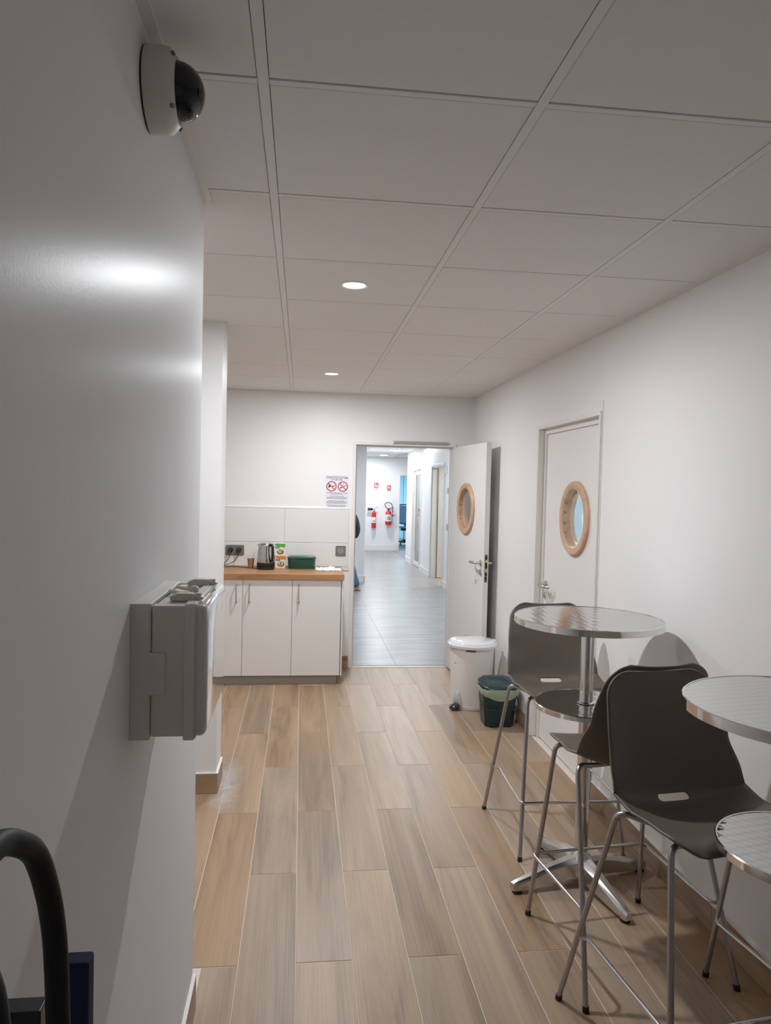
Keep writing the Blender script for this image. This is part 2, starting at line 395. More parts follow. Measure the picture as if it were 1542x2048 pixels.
# whitish cleaning smears left on the tiles beside the pier
m_smear = bpy.data.materials.new('dried_smear'); m_smear.use_nodes = True
nt = m_smear.node_tree; b_ = nt.nodes['Principled BSDF']; b_.inputs['Base Color'].default_value = (0.72, 0.70, 0.68, 1); b_.inputs['Roughness'].default_value = 0.6
tc = nt.nodes.new('ShaderNodeTexCoord'); nz = nt.nodes.new('ShaderNodeTexNoise'); nz.inputs['Scale'].default_value = 14; nz.inputs['Detail'].default_value = 8
nz.inputs['Distortion'].default_value = 1.0
gr = nt.nodes.new('ShaderNodeTexGradient'); gr.gradient_type = 'SPHERICAL'
mp = nt.nodes.new('ShaderNodeMapping'); mp.inputs['Scale'].default_value = (7.5, 1.75, 1); nt.links.new(tc.outputs['Object'], mp.inputs['Vector']); nt.links.new(mp.outputs[0], gr.inputs['Vector'])
nt.links.new(tc.outputs['Object'], nz.inputs['Vector'])
mu = nt.nodes.new('ShaderNodeMath'); mu.operation = 'MULTIPLY'; nt.links.new(nz.outputs['Fac'], mu.inputs[0]); nt.links.new(gr.outputs['Fac'], mu.inputs[1])
mr = nt.nodes.new('ShaderNodeMapRange'); mr.inputs['From Min'].default_value = 0.16; mr.inputs['From Max'].default_value = 0.62; mr.inputs['To Max'].default_value = 0.6
nt.links.new(mu.outputs[0], mr.inputs['Value']); nt.links.new(mr.outputs[0], b_.inputs['Alpha'])
sm = link('smear', B(-0.11, 0.11, -0.56, 0.56, -0.0001, 0.0003), m_smear, loc=(-0.375, 4.02, 0.0003))
tag(sm, 'whitish dried smear on the wood-look tiles beside the pier', 'stain', kind='stuff')

# ------------------------------------------------------------------ doors
def holed_leaf(wd, ht, t, cx, cz, r, n=48):
    """leaf in local X (width) / Z (height), thickness along Y, round hole"""
    angs = sorted(set([2*PI*i/n for i in range(n)] + [math.atan2(z-cz, x-cx) % (2*PI) for x in (0, wd) for z in (0, ht)]))
    def rect(a):
        dx, dz = math.cos(a), math.sin(a); ts = []
        if dx > 1e-9: ts.append((wd-cx)/dx)
        if dx < -1e-9: ts.append(-cx/dx)
        if dz > 1e-9: ts.append((ht-cz)/dz)
        if dz < -1e-9: ts.append(-cz/dz)
        s = min(ts); return (cx+dx*s, cz+dz*s)
    O = [rect(a) for a in angs]; I = [(cx+r*math.cos(a), cz+r*math.sin(a)) for a in angs]
    rings = [[(x, 0, z) for x, z in O], [(x, 0, z) for x, z in I], [(x, t, z) for x, z in I], [(x, t, z) for x, z in O], [(x, 0, z) for x, z in O]]
    bm = loft(rings, cap=False); bmesh.ops.remove_doubles(bm, verts=bm.verts, dist=1e-6)
    bmesh.ops.recalc_face_normals(bm, faces=bm.faces)
    return bm
def porthole(parent, cx, cz, t, ro=0.220, ri=0.172, out=0.018):
    prof = [(ri, -out), (ri+0.006, -out-0.004), (ro-0.008, -out-0.004), (ro, -out+0.004), (ro, 0.0005), (ro-0.001, 0.0), (ri+0.002, 0.002), (ri+0.002, t-0.002), (ro-0.001, t), (ro, t-0.0005+0.001),
            (ro, t+out-0.004), (ro-0.008, t+out+0.004), (ri+0.006, t+out+0.004), (ri, t+out), (ri, -out)]
    bm = lathe(prof, 'y', (cx, 0, cz), 56, cap=False); bmesh.ops.remove_doubles(bm, verts=bm.verts, dist=1e-6)
    bmesh.ops.recalc_face_normals(bm, faces=bm.faces)
    ring = link('porthole_ring', bm, M_BEECH, parent, smooth=True)
    bead = lathe([(ri-0.012, t/2+0.006), (ri, t/2+0.006), (ri, t/2+0.018), (ri-0.012, t/2+0.018), (ri-0.012, t/2+0.006)], 'y', (cx, 0, cz), 48, cap=False)
    link('glazing_bead', bead, M_BEECH, parent, smooth=True)
    link('glass_pane', lathe([(0.001, t/2-0.003), (ri-0.001, t/2-0.003), (ri-0.001, t/2+0.003), (0.001, t/2+0.003)], 'y', (cx, 0, cz), 48), M_GLASS, parent)
    for a in (2.6, 2.95, 3.35, 3.7):
        p = (cx+(ri-0.0015)*math.cos(a), -0.004, cz+(ri-0.0015)*math.sin(a))
        link('screw_plug', tube([Vector(p), Vector((cx+(ri-0.004)*math.cos(a), -0.004, cz+(ri-0.004)*math.sin(a)))], 0.0065, 10), M_SKIRT, parent)
    return ring
def lever(parent, x, z, side, dirx, t):
    """lever handle on the leaf face; side -1: face at y=0, +1: face at y=t"""
    y0 = 0.0 if side < 0 else t
    s = side
    bm = lathe([(0.026, y0), (0.026, y0+s*0.008), (0.022, y0+s*0.010), (0.011, y0+s*0.010), (0.010, y0+s*0.045)], 'y', (x, 0, z), 20)
    path = fillet([(x, y0+s*0.02, z), (x, y0+s*0.055, z), (x+dirx*0.060, y0+s*0.066, z), (x+dirx*0.120, y0+s*0.060, z-0.002), (x+dirx*0.135, y0+s*0.03, z-0.002)], 0.022)
    link('door_handle', tube(path, 0.0098, 10, bm), M_NICKEL, parent, smooth=True)
    e = (lathe([(0.026, y0), (0.026, y0+s*0.008), (0.022, y0+s*0.010), (0.001, y0+s*0.010)], 'y', (x, 0, z-0.075), 20))
    link('lock_rose', lathe([(0.009, y0+s*0.009), (0.009, y0+s*0.02), (0.001, y0+s*0.02)], 'y', (x, 0, z-0.078), 14, e), M_NICKEL, parent, smooth=True)

# door 1: open leaf against the right wall, hinged on the right jamb of the doorway
d1 = struct('door_1', prism([(D1a, 0), (D1a+0.030, 0), (D1a+0.030, D1z-0.030), (D1b-0.030, D1z-0.030), (D1b-0.030, 0), (D1b, 0), (D1b, D1z), (D1a, D1z)], 'y', YB-0.009, YB+0.159), M_FRAME, bevel=0.003)
link('frame_stop', prism([(D1a+0.030, 0), (D1a+0.042, 0), (D1a+0.042, D1z-0.042), (D1b-0.042, D1z-0.042), (D1b-0.042, 0), (D1b-0.030, 0), (D1b-0.030, D1z-0.030), (D1a+0.030, D1z-0.030)], 'y', YB+0.040, YB+0.10), M_FRAME, d1, bevel=0.002)
link('threshold', B(D1a+0.030, D1b-0.030, YB+0.0, YB+0.016, -0.002, 0.004), mat('aluminium_strip', (0.75, 0.76, 0.78), 0.3, metal=0.6), d1)
hinge, tip = Vector((1.357, 6.560)), Vector((1.442, 5.650))
wd = (tip-hinge).length; ang = math.atan2(tip.y-hinge.y, tip.x-hinge.x)
bm = holed_leaf(wd, 2.004, 0.040, wd*0.49, 1.466, 0.178)
leaf = link('door_leaf', bm, M_DOOR, d1)
leaf.location = (hinge.x, hinge.y, 0.008); leaf.rotation_euler = (0, 0, ang)
# local +y of the leaf points to the wall side (+X world) when rotated by ang (about -90 deg)
porthole(leaf, wd*0.49, 1.466, 0.040)
lever(leaf, wd-0.055, 1.045, -1, -1, 0.040)
lever(leaf, wd-0.055, 1.045, 1, -1, 0.040)
lp = link('lock_plate', prism(rrect(0.010, 0.030, 0.895, 1.118, 0.0099, 4), 'x', wd-0.001, wd+0.0016), M_BLACK, leaf)
link('latch', B(wd+0.001, wd+0.008, 0.013, 0.027, 1.052, 1.075), mat('brass', (0.75, 0.6, 0.3), 0.3, metal=1.0), leaf)
link('deadbolt', B(wd+0.001, wd+0.004, 0.014, 0.026, 0.975, 1.005), MATS['brass'], leaf)
for z_ in (0.907, 0.945, 1.105): link('screw', lathe([(0.004, wd+0.0015), (0.003, wd+0.0028), (0.0005, wd+0.003)], 'x', (0, 0.020, z_), 10), M_CHROME, leaf)
# keys hanging at the open leaf: pale tag on a loop
kt = thing('key_tag', 'pale key tag hanging from the lock of the open porthole door', 'key tag', (1.415, 5.705, 0.93))
link('key_loop', tube([(0.0, 0, 0.035), (-0.022, 0, 0.02), (-0.026, 0, -0.01), (-0.012, 0, -0.028), (0.0, 0, 0.0), (0.0, 0, 0.035)], 0.0012, 6), M_NICKEL, kt)
link('tag_plate', B(-0.030, -0.008, -0.002, 0.002, -0.045, -0.008), mat('clear_tag', (0.7, 0.72, 0.68), 0.2, alpha=0.7), kt, bevel=0.002)
# closer arm rail above the doorway
dc = thing('door_closer', 'slim grey closer rail along the head of the open doorway', 'door closer', (0.82, YB-0.012, 2.045))
link('rail', B(0.0, 0.49, -0.012, 0.0025, -0.010, 0.014), mat('closer_grey', (0.45, 0.42, 0.40), 0.4, metal=0.5), dc, bevel=0.003)
link('end_cap', B(-0.014, -0.001, -0.016, 0.0025, -0.013, 0.020), M_FRAME, dc, bevel=0.002)
link('screw_block', B(0.491, 0.502, -0.014, 0.0025, -0.006, 0.014), M_NICKEL, dc, bevel=0.002)

# door 2: closed door in the right wall, stepped frame
def jamb(x0, x1, a, b_, wj, zt):   # U frame in the Y/Z plane
    return prism([(a, 0), (a+wj, 0), (a+wj, zt-wj), (b_-wj, zt-wj), (b_-wj, 0), (b_, 0), (b_, zt), (a, zt)], 'x', x0, x1)
d2 = struct('door_2', jamb(XR-0.012, XR+0.028, D2a, D2b, 0.022, D2z), M_FRAME, bevel=0.003)
link('frame_stop', jamb(XR+0.0285, XR+0.060, D2a+0.001, D2b-0.001, 0.055, D2z-0.001), M_FRAME, d2, bevel=0.002)
link('frame_edge', B(XR-0.0035, XR+0.0, D2a-0.012, D2a-0.001, 0.0, 2.115), M_FRAME, d2)
W2 = (D2b-0.057)-(D2a+0.057)
leaf2 = link('door_leaf', holed_leaf(W2, 1.995, 0.040, W2*0.505, 1.468, 0.178), M_DOOR, d2)
leaf2.location = (XR+0.040, D2b-0.057, 0.010); leaf2.rotation_euler = (0, 0, -PI/2)
porthole(leaf2, (D2b-0.057)-4.136, 1.468, 0.040)
lever(leaf2, 0.060, 1.020, -1, 1, 0.040)
kt2 = thing('key_tag', 'clear plastic key tag hanging at the handle of the closed porthole door', 'key tag', (XR+0.012, 4.555, 0.99))
link('key_loop', tube([(0, 0.02, 0.03), (0, -0.03, 0.02), (0, -0.05, -0.04), (0, -0.02, -0.03), (0, 0.02, 0.03)], 0.0012, 6), M_NICKEL, kt2)
link('tag_plate', prism([(-0.028, 0.005), (-0.062, -0.008), (-0.075, -0.075), (-0.030, -0.062)], 'x', -0.003, 0.0), MATS['clear_tag'], kt2)
# side room seen through the porthole of door 2
sr = struct('wall_side_room', B(3.6, 3.7, 2.4, 7.6, 0, 2.5), mat('pale_blue_wall', (0.72, 0.82, 0.84), 0.6))
struct('wall_side_room_end', B(1.70, 3.7, 7.0, 7.1, 0, 2.5), MATS['pale_blue_wall'])
struct('wall_side_room_near', B(1.70, 3.7, 2.3, 2.4, 0, 2.5), MATS['pale_blue_wall'])
struct('ceiling_side_room', B(1.70, 3.7, 2.3, 7.1, 2.5, 2.55), M_CEIL)
struct('floor_side_room', B(1.70, 3.7, 2.3, 7.1, -0.06, 0.0), M_GROUT)
struct('trim_9', B(2.655, 2.735, 6.90, 6.999, 0, 2.5), mat('slate_post', (0.20, 0.25, 0.30), 0.5))

# ------------------------------------------------------------------ hall beyond the doorway
HC = 2.46
hf = struct('floor_hall', B(-2.3, 5.3, YB+0.078, 24.2, -0.12, -0.0012), mat('hall_joint', (0.30, 0.295, 0.29), 0.7))
mh = bpy.data.materials.new('hall_vinyl'); mh.use_nodes = True; nt = mh.node_tree; b_ = nt.nodes['Principled BSDF']
tc = nt.nodes.new('ShaderNodeTexCoord'); mp = nt.nodes.new('ShaderNodeMapping'); mp.inputs['Scale'].default_value = (1.3, 11, 1)
oi = nt.nodes.new('ShaderNodeObjectInfo'); ad = nt.nodes.new('ShaderNodeVectorMath'); ad.operation = 'ADD'
nt.links.new(tc.outputs['Object'], ad.inputs[0]); nt.links.new(oi.outputs['Location'], ad.inputs[1]); nt.links.new(ad.outputs[0], mp.inputs['Vector'])
nz = nt.nodes.new('ShaderNodeTexNoise'); nz.inputs['Scale'].default_value = 1.6; nz.inputs['Detail'].default_value = 6; nz.inputs['Distortion'].default_value = 0.6
nt.links.new(mp.outputs[0], nz.inputs['Vector']); cr = nt.nodes.new('ShaderNodeValToRGB')
cr.color_ramp.elements[0].position = 0.3; cr.color_ramp.elements[0].color = (0.22, 0.217, 0.215, 1); cr.color_ramp.elements[1].position = 0.7; cr.color_ramp.elements[1].color = (0.36, 0.353, 0.35, 1)
nt.links.new(nz.outputs['Fac'], cr.inputs['Fac']); nt.links.new(cr.outputs['Color'], b_.inputs['Base Color']); b_.inputs['Roughness'].default_value = 0.32
for ix in range(-1, 6):
    for iy in range(0, 20):
        x0, x1 = -0.9+0.9*ix-0.0, -0.9+0.9*(ix+1); y0 = YB+0.08+0.62*iy; y1 = y0+0.62
        if y0 > 19.0 or (y0 > 12.6 and x1 < 1.2) or x0 < -1.9 or x0 > 2.3: continue
        x0c, x1c = x0, min(x1, 2.4)
        if x1c-x0c < 0.05: continue
        o = bpy.data.objects.new('floor_tile', plate(x1c-x0c-0.003, y1-y0-0.002, 0.004, mh, 0.0005)); C.objects.link(o)
        o.location = ((x0c+x1c)/2, (y0+y1)/2, 0); o.parent = hf
hc = struct('ceiling_hall', B(-2.3, 5.3, YB+0.15, 24.2, HC+0.02, HC+0.1), M_VOID)
for ix in range(-4, 5):
    for iy in range(0, 21):
        x0 = 0.504-0.3+0.6*ix; y0 = YB+0.16+0.6*iy
        if y0 > 19.1 or (y0 > 12.9 and x0 < 0.7) or x0 > 2.3 or x0 < -1.8: continue
        if y0 < 10.9 or x0 < 0.15: continue
        tile(hc, 'ceiling_tile', x0+0.005, min(x0+0.6, 2.41)-0.005, y0+0.003, y0+0.597, HC, M_CEIL)
link('ceiling_field', B(-2.2, 2.41, YB+0.15, 10.943, HC, HC+0.015), M_CEIL, hc)
link('ceiling_field', B(-2.2, 0.204, 10.945, 19.2, HC, HC+0.015), M_CEIL, hc)
link('ceiling_field', B(2.45, 5.2, 16.6, 24.1, HC, HC+0.015), M_CEIL, hc)
struct('wall_hall_left', B(-2.3, -2.2, YB+0.15, 12.63, 0, HC+0.03), M_HALLW)
struct('wall_hall_block', B(-2.3, 1.110, 12.632, 19.2, 0, HC+0.03), M_HALLW, bevel=0.004)
bs = struct('baseboard_hall_block', B(-2.2, 1.116, 12.618, 12.632, 0, 0.11), M_WHITE)
struct('trim_10', B(1.1105, 1.122, 12.618, 19.1, 0, 0.11), M_WHITE)
YF = 19.12
DAa, DAb, DBa, DBb, DZ = 14.62, 15.68, 12.22, 13.36, 2.045
struct('wall_hall_right', prism([(YB+0.15, 0), (DBa, 0), (DBa, DZ), (DBb, DZ), (DBb, 0), (DAa, 0), (DAa, DZ), (DAb, DZ), (DAb, 0), (16.62, 0), (16.62, HC+0.03), (YB+0.15, HC+0.03)], 'x', 2.40, 2.50), M_HALLW)
for (a, b) in ((YB+0.16, DBa-0.052), (DBb+0.052, DAa-0.052), (DAb+0.052, 16.63)):
    struct('baseboard_hall_right', B(2.388, 2.3995, a, b, 0, 0.105), M_WHITE)
OX0, OX1 = 2.575, 3.50
struct('wall_hall_end', prism([(1.11, 0), (OX0, 0), (OX0, 2.0), (OX1, 2.0), (OX1, 0), (5.2, 0), (5.2, HC+0.03), (1.11, HC+0.03)], 'y', YF, YF+0.12), M_HALLW)
struct('baseboard_hall_end', B(1.123, OX0-0.04, YF-0.013, YF-0.0005, 0, 0.15), M_WHITE)
struct('wall_hall_far_right', B(5.2, 5.3, 16.6, 24.1, 0, HC), M_HALLW)
struct('wall_hall_return', B(2.51, 5.2, 16.5, 16.6, 0, HC), M_HALLW)
struct('wall_office', B(2.0, 5.3, 24.1, 24.2, 0, HC), mat('office_blue_wall', (0.50, 0.80, 0.93), 0.6))
struct('wall_office_left', B(1.9, 2.0, YF+0.12, 24.2, 0, HC), MATS['office_blue_wall'])
of = struct('trim_11', prism([(OX0-0.035, 0), (OX0, 0), (OX0, 1.985), (OX1, 1.985), (OX1, 0), (OX1+0.035, 0), (OX1+0.035, 2.02), (OX0-0.035, 2.02)], 'y', YF-0.012, YF-0.001), M_WHITE)

# door 3: open door into the cream room
d3 = struct('door_3', prism([(DBa-0.05, 0), (DBa, 0), (DBa, DZ), (DBb, DZ), (DBb, 0), (DBb+0.05, 0), (DBb+0.05, DZ+0.05), (DBa-0.05, DZ+0.05)], 'x', 2.382, 2.3995), mat('frame_pale_grey', (0.62, 0.64, 0.66), 0.4), bevel=0.003)
link('door_leaf', at(B(0.012, 0.94, -0.04, 0.0, 0.01, 2.03), (2.505, DBb-0.012, 0), Matrix.Rotation(-0.16, 4, 'Z')), mat('leaf_grey', (0.60, 0.62, 0.65), 0.4), d3)
link('door_lining', prism([(DBa, 0), (DBa+0.02, 0), (DBa+0.02, DZ-0.02), (DBb-0.02, DZ-0.02), (DBb-0.02, 0), (DBb, 0), (DBb, DZ), (DBa, DZ)], 'x', 2.4, 2.5), MATS['frame_pale_grey'], d3)
link('door_handle', tube(fillet([(3.25, 13.21, 1.05), (3.25, 13.16, 1.05), (3.13, 13.17, 1.05)], 0.015), 0.010, 8), M_NICKEL, d3, smooth=True)
struct('floor_cream_room', B(2.5, 5.0, 11.0, 14.4, -0.06, 0.0), mat('wood_tone_floor', (0.55, 0.36, 0.22), 0.5))
struct('wall_cream_room', B(4.6, 4.7, 11.0, 14.4, 0, 2.5), mat('cream_paint', (0.88, 0.84, 0.72), 0.6))
struct('wall_cream_room_far', B(2.5, 4.7, 14.4, 14.5, 0, 2.5), MATS['cream_paint'])
struct('wall_cream_room_near', B(2.5, 4.7, 10.9, 11.0, 0, 2.5), MATS['cream_paint'])
struct('ceiling_cream_room', B(2.5, 4.7, 10.9, 14.5, 2.5, 2.55), M_CEIL)
cab = thing('tall_cupboard', 'cream tall cupboard seen through the open hall door', 'cupboard', (3.05, 14.05, 0))
link('body', B(0, 0.9, 0, 0.34, 0.0, 2.1), MATS['cream_paint'], cab)
for (za, zb) in ((0.10, 0.80), (0.98, 1.55), (1.57, 2.06)):
    link('door', B(0.01, 0.44, -0.018, -0.001, za, zb), MATS['cream_paint'], cab, bevel=0.003)
    link('door', B(0.46, 0.89, -0.018, -0.001, za, zb), MATS['cream_paint'], cab, bevel=0.003)
link('oven_front', B(0.03, 0.40, -0.014, -0.001, 0.83, 0.95), mat('dark_brown', (0.09, 0.06, 0.045), 0.4), cab)
link('handle', B(0.40, 0.42, -0.045, -0.019, 1.02, 1.30), M_NICKEL, cab)

# door 4: glazed door
d4 = struct('door_4', prism([(DAa-0.05, 0), (DAa, 0), (DAa, DZ), (DAb, DZ), (DAb, 0), (DAb+0.05, 0), (DAb+0.05, DZ+0.05), (DAa-0.05, DZ+0.05)], 'x', 2.382, 2.3995), M_FRAME, bevel=0.003)
link('door_lining', prism([(DAa, 0), (DAa+0.018, 0), (DAa+0.018, DZ-0.018), (DAb-0.018, DZ-0.018), (DAb-0.018, 0), (DAb, 0), (DAb, DZ), (DAa, DZ)], 'x', 2.4, 2.5), M_FRAME, d4)
def ring2(a, b, za, zb, wj): return [(a, za), (b, za), (b, zb), (a, zb)], [(a+wj, za+wj), (b-wj, za+wj), (b-wj, zb-wj), (a+wj, zb-wj)]
o_, i_ = ring2(DAa+0.021, DAb-0.021, 0.012, DZ-0.021, 0.085)
bm = loft([[(2.435, y, z) for y, z in o_], [(2.435, y, z) for y, z in i_], [(2.475, y, z) for y, z in i_], [(2.475, y, z) for y, z in o_], [(2.435, y, z) for y, z in o_]], cap=False)
bmesh.ops.remove_doubles(bm, verts=bm.verts, dist=1e-6)
link('leaf_frame', bm, M_FRAME, d4)
link('glass_pane', B(2.452, 2.458, DAa+0.107, DAb-0.107, 0.098, DZ-0.107), mat('grey_glass', (0.30, 0.31, 0.31), 0.06, spec=0.8, alpha=0.85), d4)
link('door_handle', tube(fillet([(2.434, DAa+0.06, 1.05), (2.38, DAa+0.06, 1.05), (2.37, DAa+0.19, 1.05)], 0.015), 0.011, 8), M_NICKEL, d4, smooth=True)
link('back_plate', B(2.428, 2.4345, DAa+0.04, DAa+0.08, 0.95, 1.11), M_NICKEL, d4)
struct('wall_glazed_room', B(3.4, 3.5, 14.5, 16.5, 0, 2.5), mat('dim_grey_paint', (0.55, 0.55, 0.54), 0.6))

# sign plate, notice strips
sp = tag(link('door_plate', B(2.389, 2.3993, 12.00, 12.13, 1.90, 2.03), mat('plate_grey', (0.55, 0.57, 0.60), 0.3), bevel=0.002), 'small grey plate on the hall wall beside the open hall door', 'sign')
nb = thing('notice_strip', 'tall narrow strip of pinned notices on the hall wall beside the porthole door', 'notice board', (2.399, 11.70, 0.95))
link('backing', B(-0.006, -0.0005, -0.32, 0.10, 0.10, 1.03), mat('notice_white', (0.82, 0.80, 0.78), 0.6), nb)
for z_ in (0.60, 0.0): link('clip_block', B(-0.030, -0.0005, -0.32, 0.12, z_+0.02, z_+0.12), mat('clip_wood', (0.50, 0.32, 0.20), 0.6), nb)
rr = random.Random(3)
for i in range(16):
    z_ = 0.13+i*0.055
    if 0.60 < z_ < 0.72: continue
    link('notice_line', B(-0.008, -0.0062, -0.30+rr.random()*0.05, 0.06-rr.random()*0.06, z_, z_+0.012), mat('print_grey', (0.22, 0.21, 0.22), 0.7), nb)

# fire extinguishers and their signs on the end wall
red = mat('extinguisher_red', (0.62, 0.02, 0.02), 0.25); darkm = M_BLACK; lab_w = mat('label_white', (0.80, 0.78, 0.76), 0.5)
fe = thing('fire_extinguisher', 'slim red fire extinguisher with black horn on the hall end wall', 'fire extinguisher', (1.895, YF-0.085, 0.59))
link('cylinder', lathe([(0.045, 0), (0.055, 0.008), (0.058, 0.03), (0.058, 0.36), (0.050, 0.40), (0.028, 0.435), (0.020, 0.45), (0.020, 0.46)], 'z', n=24), red, fe, smooth=True)
link('label', lathe([(0.0588, 0.14), (0.0588, 0.29)], 'z', n=24, cap=False), lab_w, fe, smooth=True)
link('label_print', B(-0.03, 0.03, -0.0595, -0.0588, 0.17, 0.20), MATS['print_grey'], fe)
link('valve', tube([(0, 0, 0.455), (0, 0, 0.50)], 0.018, 12), M_CHROME, fe, smooth=True)
link('lever', tube(fillet([(0.0, 0, 0.505), (0.05, 0, 0.535), (0.10, 0, 0.545)], 0.02), 0.007, 8), M_CHROME, fe)
link('horn', lathe([(0.018, 0.0), (0.030, -0.02), (0.036, -0.13), (0.034, -0.135)], 'x', (-0.03, 0, 0.495), 16), M_BLACK, fe, smooth=True)
link('bracket', B(-0.02, 0.02, 0.05, 0.084, 0.40, 0.44), M_NICKEL, fe)
fe2 = thing('fire_extinguisher', 'stout red fire extinguisher with looped black hose on the hall end wall', 'fire extinguisher', (2.275, YF-0.105, 0.68))
link('cylinder', lathe([(0.060, 0), (0.078, 0.010), (0.083, 0.03), (0.083, 0.30), (0.075, 0.335), (0.040, 0.365), (0.026, 0.375), (0.026, 0.39)], 'z', n=28), red, fe2, smooth=True)
link('label', lathe([(0.0838, 0.10), (0.0838, 0.26)], 'z', n=28, cap=False), lab_w, fe2, smooth=True)
link('label_band', lathe([(0.0841, 0.275), (0.0841, 0.285)], 'z', n=28, cap=False), lab_w, fe2)
link('label_emblem', at(lathe([(0.018, -0.0002), (0.018, 0.0006), (0.046, 0.0006), (0.046, -0.0002)], 'y', (0, -0.086, 0.18), 24, cap=False), (0, 0, 0)), MATS['print_grey'], fe2)
link('valve', tube([(0, 0, 0.38), (0, 0, 0.43)], 0.024, 12), M_BLACK, fe2, smooth=True)
link('lever', tube(fillet([(-0.02, 0, 0.42), (0.06, -0.01, 0.44), (0.13, -0.02, 0.455)], 0.02), 0.010, 8), M_BLACK, fe2)
link('hose', tube(smooth_path([(-0.02, -0.02, 0.42), (-0.09, -0.03, 0.49), (-0.10, -0.03, 0.55), (-0.04, -0.03, 0.585), (0.05, -0.03, 0.57), (0.095, -0.03, 0.49), (0.10, -0.04, 0.36), (0.105, -0.04, 0.26)], 5), 0.0095, 8), M_BLACK, fe2, smooth=True)
link('nozzle', tube([(0.105, -0.04, 0.27), (0.112, -0.04, 0.22)], [0.012, 0.020], 10), M_BLACK, fe2)
link('bracket', B(-0.02, 0.02, 0.07, 0.104, 0.30, 0.34), M_NICKEL, fe2)
def ext_sign(x0, x1, z0, z1, label, bodyred, foot):
    t = thing('extinguisher_sign', label, 'sign', ((x0+x1)/2, YF-0.001, (z0+z1)/2), 0, 'signs above the fire extinguishers')
    wd_, h_ = (x1-x0)/2, (z1-z0)/2
    link('panel', B(-wd_, wd_, -0.004, 0, -h_, h_), mat('sign_white', (0.82, 0.82, 0.82), 0.5), t)
    zt = h_; zb = h_-2*h_*bodyred
    link('red_field', B(-wd_+0.004, wd_-0.004, -0.0052, -0.0042, zb, zt-0.004), mat('sign_red', (0.65, 0.03, 0.03), 0.5), t)
    link('extinguisher_symbol', prism([(-wd_*0.62, zb+0.02), (-wd_*0.22, zb+0.02), (-wd_*0.22, zt-0.05), (-wd_*0.1, zt-0.035), (-wd_*0.5, zt-0.02), (-wd_*0.62, zt-0.05)], 'y', -0.0062, -0.0054), MATS['sign_white'], t)
    link('flame_symbol', prism([(wd_*0.12, zb+0.02), (wd_*0.62, zb+0.02), (wd_*0.70, zb+0.05), (wd_*0.50, zt-0.05), (wd_*0.40, zb+0.06), (wd_*0.25, zt-0.03), (wd_*0.08, zb+0.05)], 'y', -0.0062, -0.0054), MATS['sign_white'], t)
    if foot == 'arrow': link('foot_mark', prism([(-0.008, zb-0.002), (0.008, zb-0.002), (0.008, -h_+0.012), (0.0, -h_+0.004), (-0.008, -h_+0.012)], 'y', -0.0052, -0.0042), MATS['sign_red'], t)
    else: link('foot_mark', B(-wd_+0.008, wd_-0.008, -0.0052, -0.0042, -h_+0.005, zb-0.008), MATS['print_grey'], t)
ext_sign(1.878, 2.006, 1.585, 1.780, 'red and white extinguisher sign with arrow above the slim extinguisher', 0.72, 'arrow')
ext_sign(2.222, 2.338, 1.568, 1.722, 'smaller red and white extinguisher sign above the stout extinguisher', 0.68, 'bar')

# office beyond the end wall: chair and pedestal
M_MESH = mat('office_mesh_blue', (0.25, 0.38, 0.58), 0.7); M_SLATE = mat('slate_frame', (0.10, 0.13, 0.22), 0.5)
oc = thing('office_chair', 'blue mesh office chair with black star base in the far bluish office', 'office chair', (2.995, 20.9, 0))
bk = [(-0.22, 0, 1.16), (0.22, 0, 1.16), (0.25, 0, 0.95), (0.23, 0, 0.72), (0.12, 0, 0.64), (-0.12, 0, 0.64), (-0.23, 0, 0.72), (-0.25, 0, 0.95)]
link('back_frame', tube(smooth_path(bk, 4, closed=True), 0.022, 8, closed=True), M_SLATE, oc, smooth=True)
link('backrest', prism([(p[0]*0.95, 0.9+(p[2]-0.9)*0.95) for p in bk], 'y', -0.006, 0.006), M_MESH, oc)
link('lumbar', B(-0.14, 0.16, 0.01, 0.05, 0.78, 0.82), M_BLACK, oc)
link('back_bar', tube([(0, 0.03, 0.82), (0, 0.06, 0.6), (0, 0.2, 0.50)], 0.025, 8), M_BLACK, oc)
link('seat', prism(rrect(-0.25, 0.25, 0.03, 0.50, 0.08), 'z', 0.50, 0.56), mat('seat_blue_grey', (0.28, 0.36, 0.50), 0.7), oc, bevel=0.01)
link('mechanism', B(-0.09, 0.09, 0.15, 0.38, 0.42, 0.498), M_BLACK, oc)
link('gas_lift', tube([(0, 0.26, 0.10), (0, 0.26, 0.43)], 0.022, 10), M_TUBE, oc)
link('hub', lathe([(0.05, 0.06), (0.045, 0.14), (0.03, 0.16)], 'z', (0, 0.26, 0), 14), M_BLACK, oc)
for k in range(5):
    a = 0.5+2*PI*k/5; cxx, cyy = 0.30*math.cos(a), 0.26+0.30*math.sin(a)
    lg = link('star_arm', tube([(0.03*math.cos(a), 0.26+0.03*math.sin(a), 0.11), (cxx, cyy, 0.075)], [0.024, 0.016], 8), M_BLACK, oc)
    link('castor', tube([(cxx-0.015, cyy, 0.03), (cxx+0.015, cyy, 0.03)], 0.03, 12), M_BLACK, lg)
pd = thing('pedestal', 'white drawer pedestal beside the office chair', 'drawer unit', (3.02, 20.05, 0))
link('body', B(-0.02, 0.38, 0, 0.50, 0.03, 0.56), M_WHITE, pd, bevel=0.003)
for z_ in (0.05, 0.22, 0.39): link('drawer', B(-0.012, 0.372, -0.016, -0.001, z_, z_+0.155), M_WHITE, pd, bevel=0.002)
link('plinth', B(0.01, 0.36, 0.02, 0.48, 0.0, 0.029), M_BLACK, pd)
bl = thing('blind', 'pale blue vertical slat blind on the office far wall', 'blind', (2.2, 24.06, 0.3))
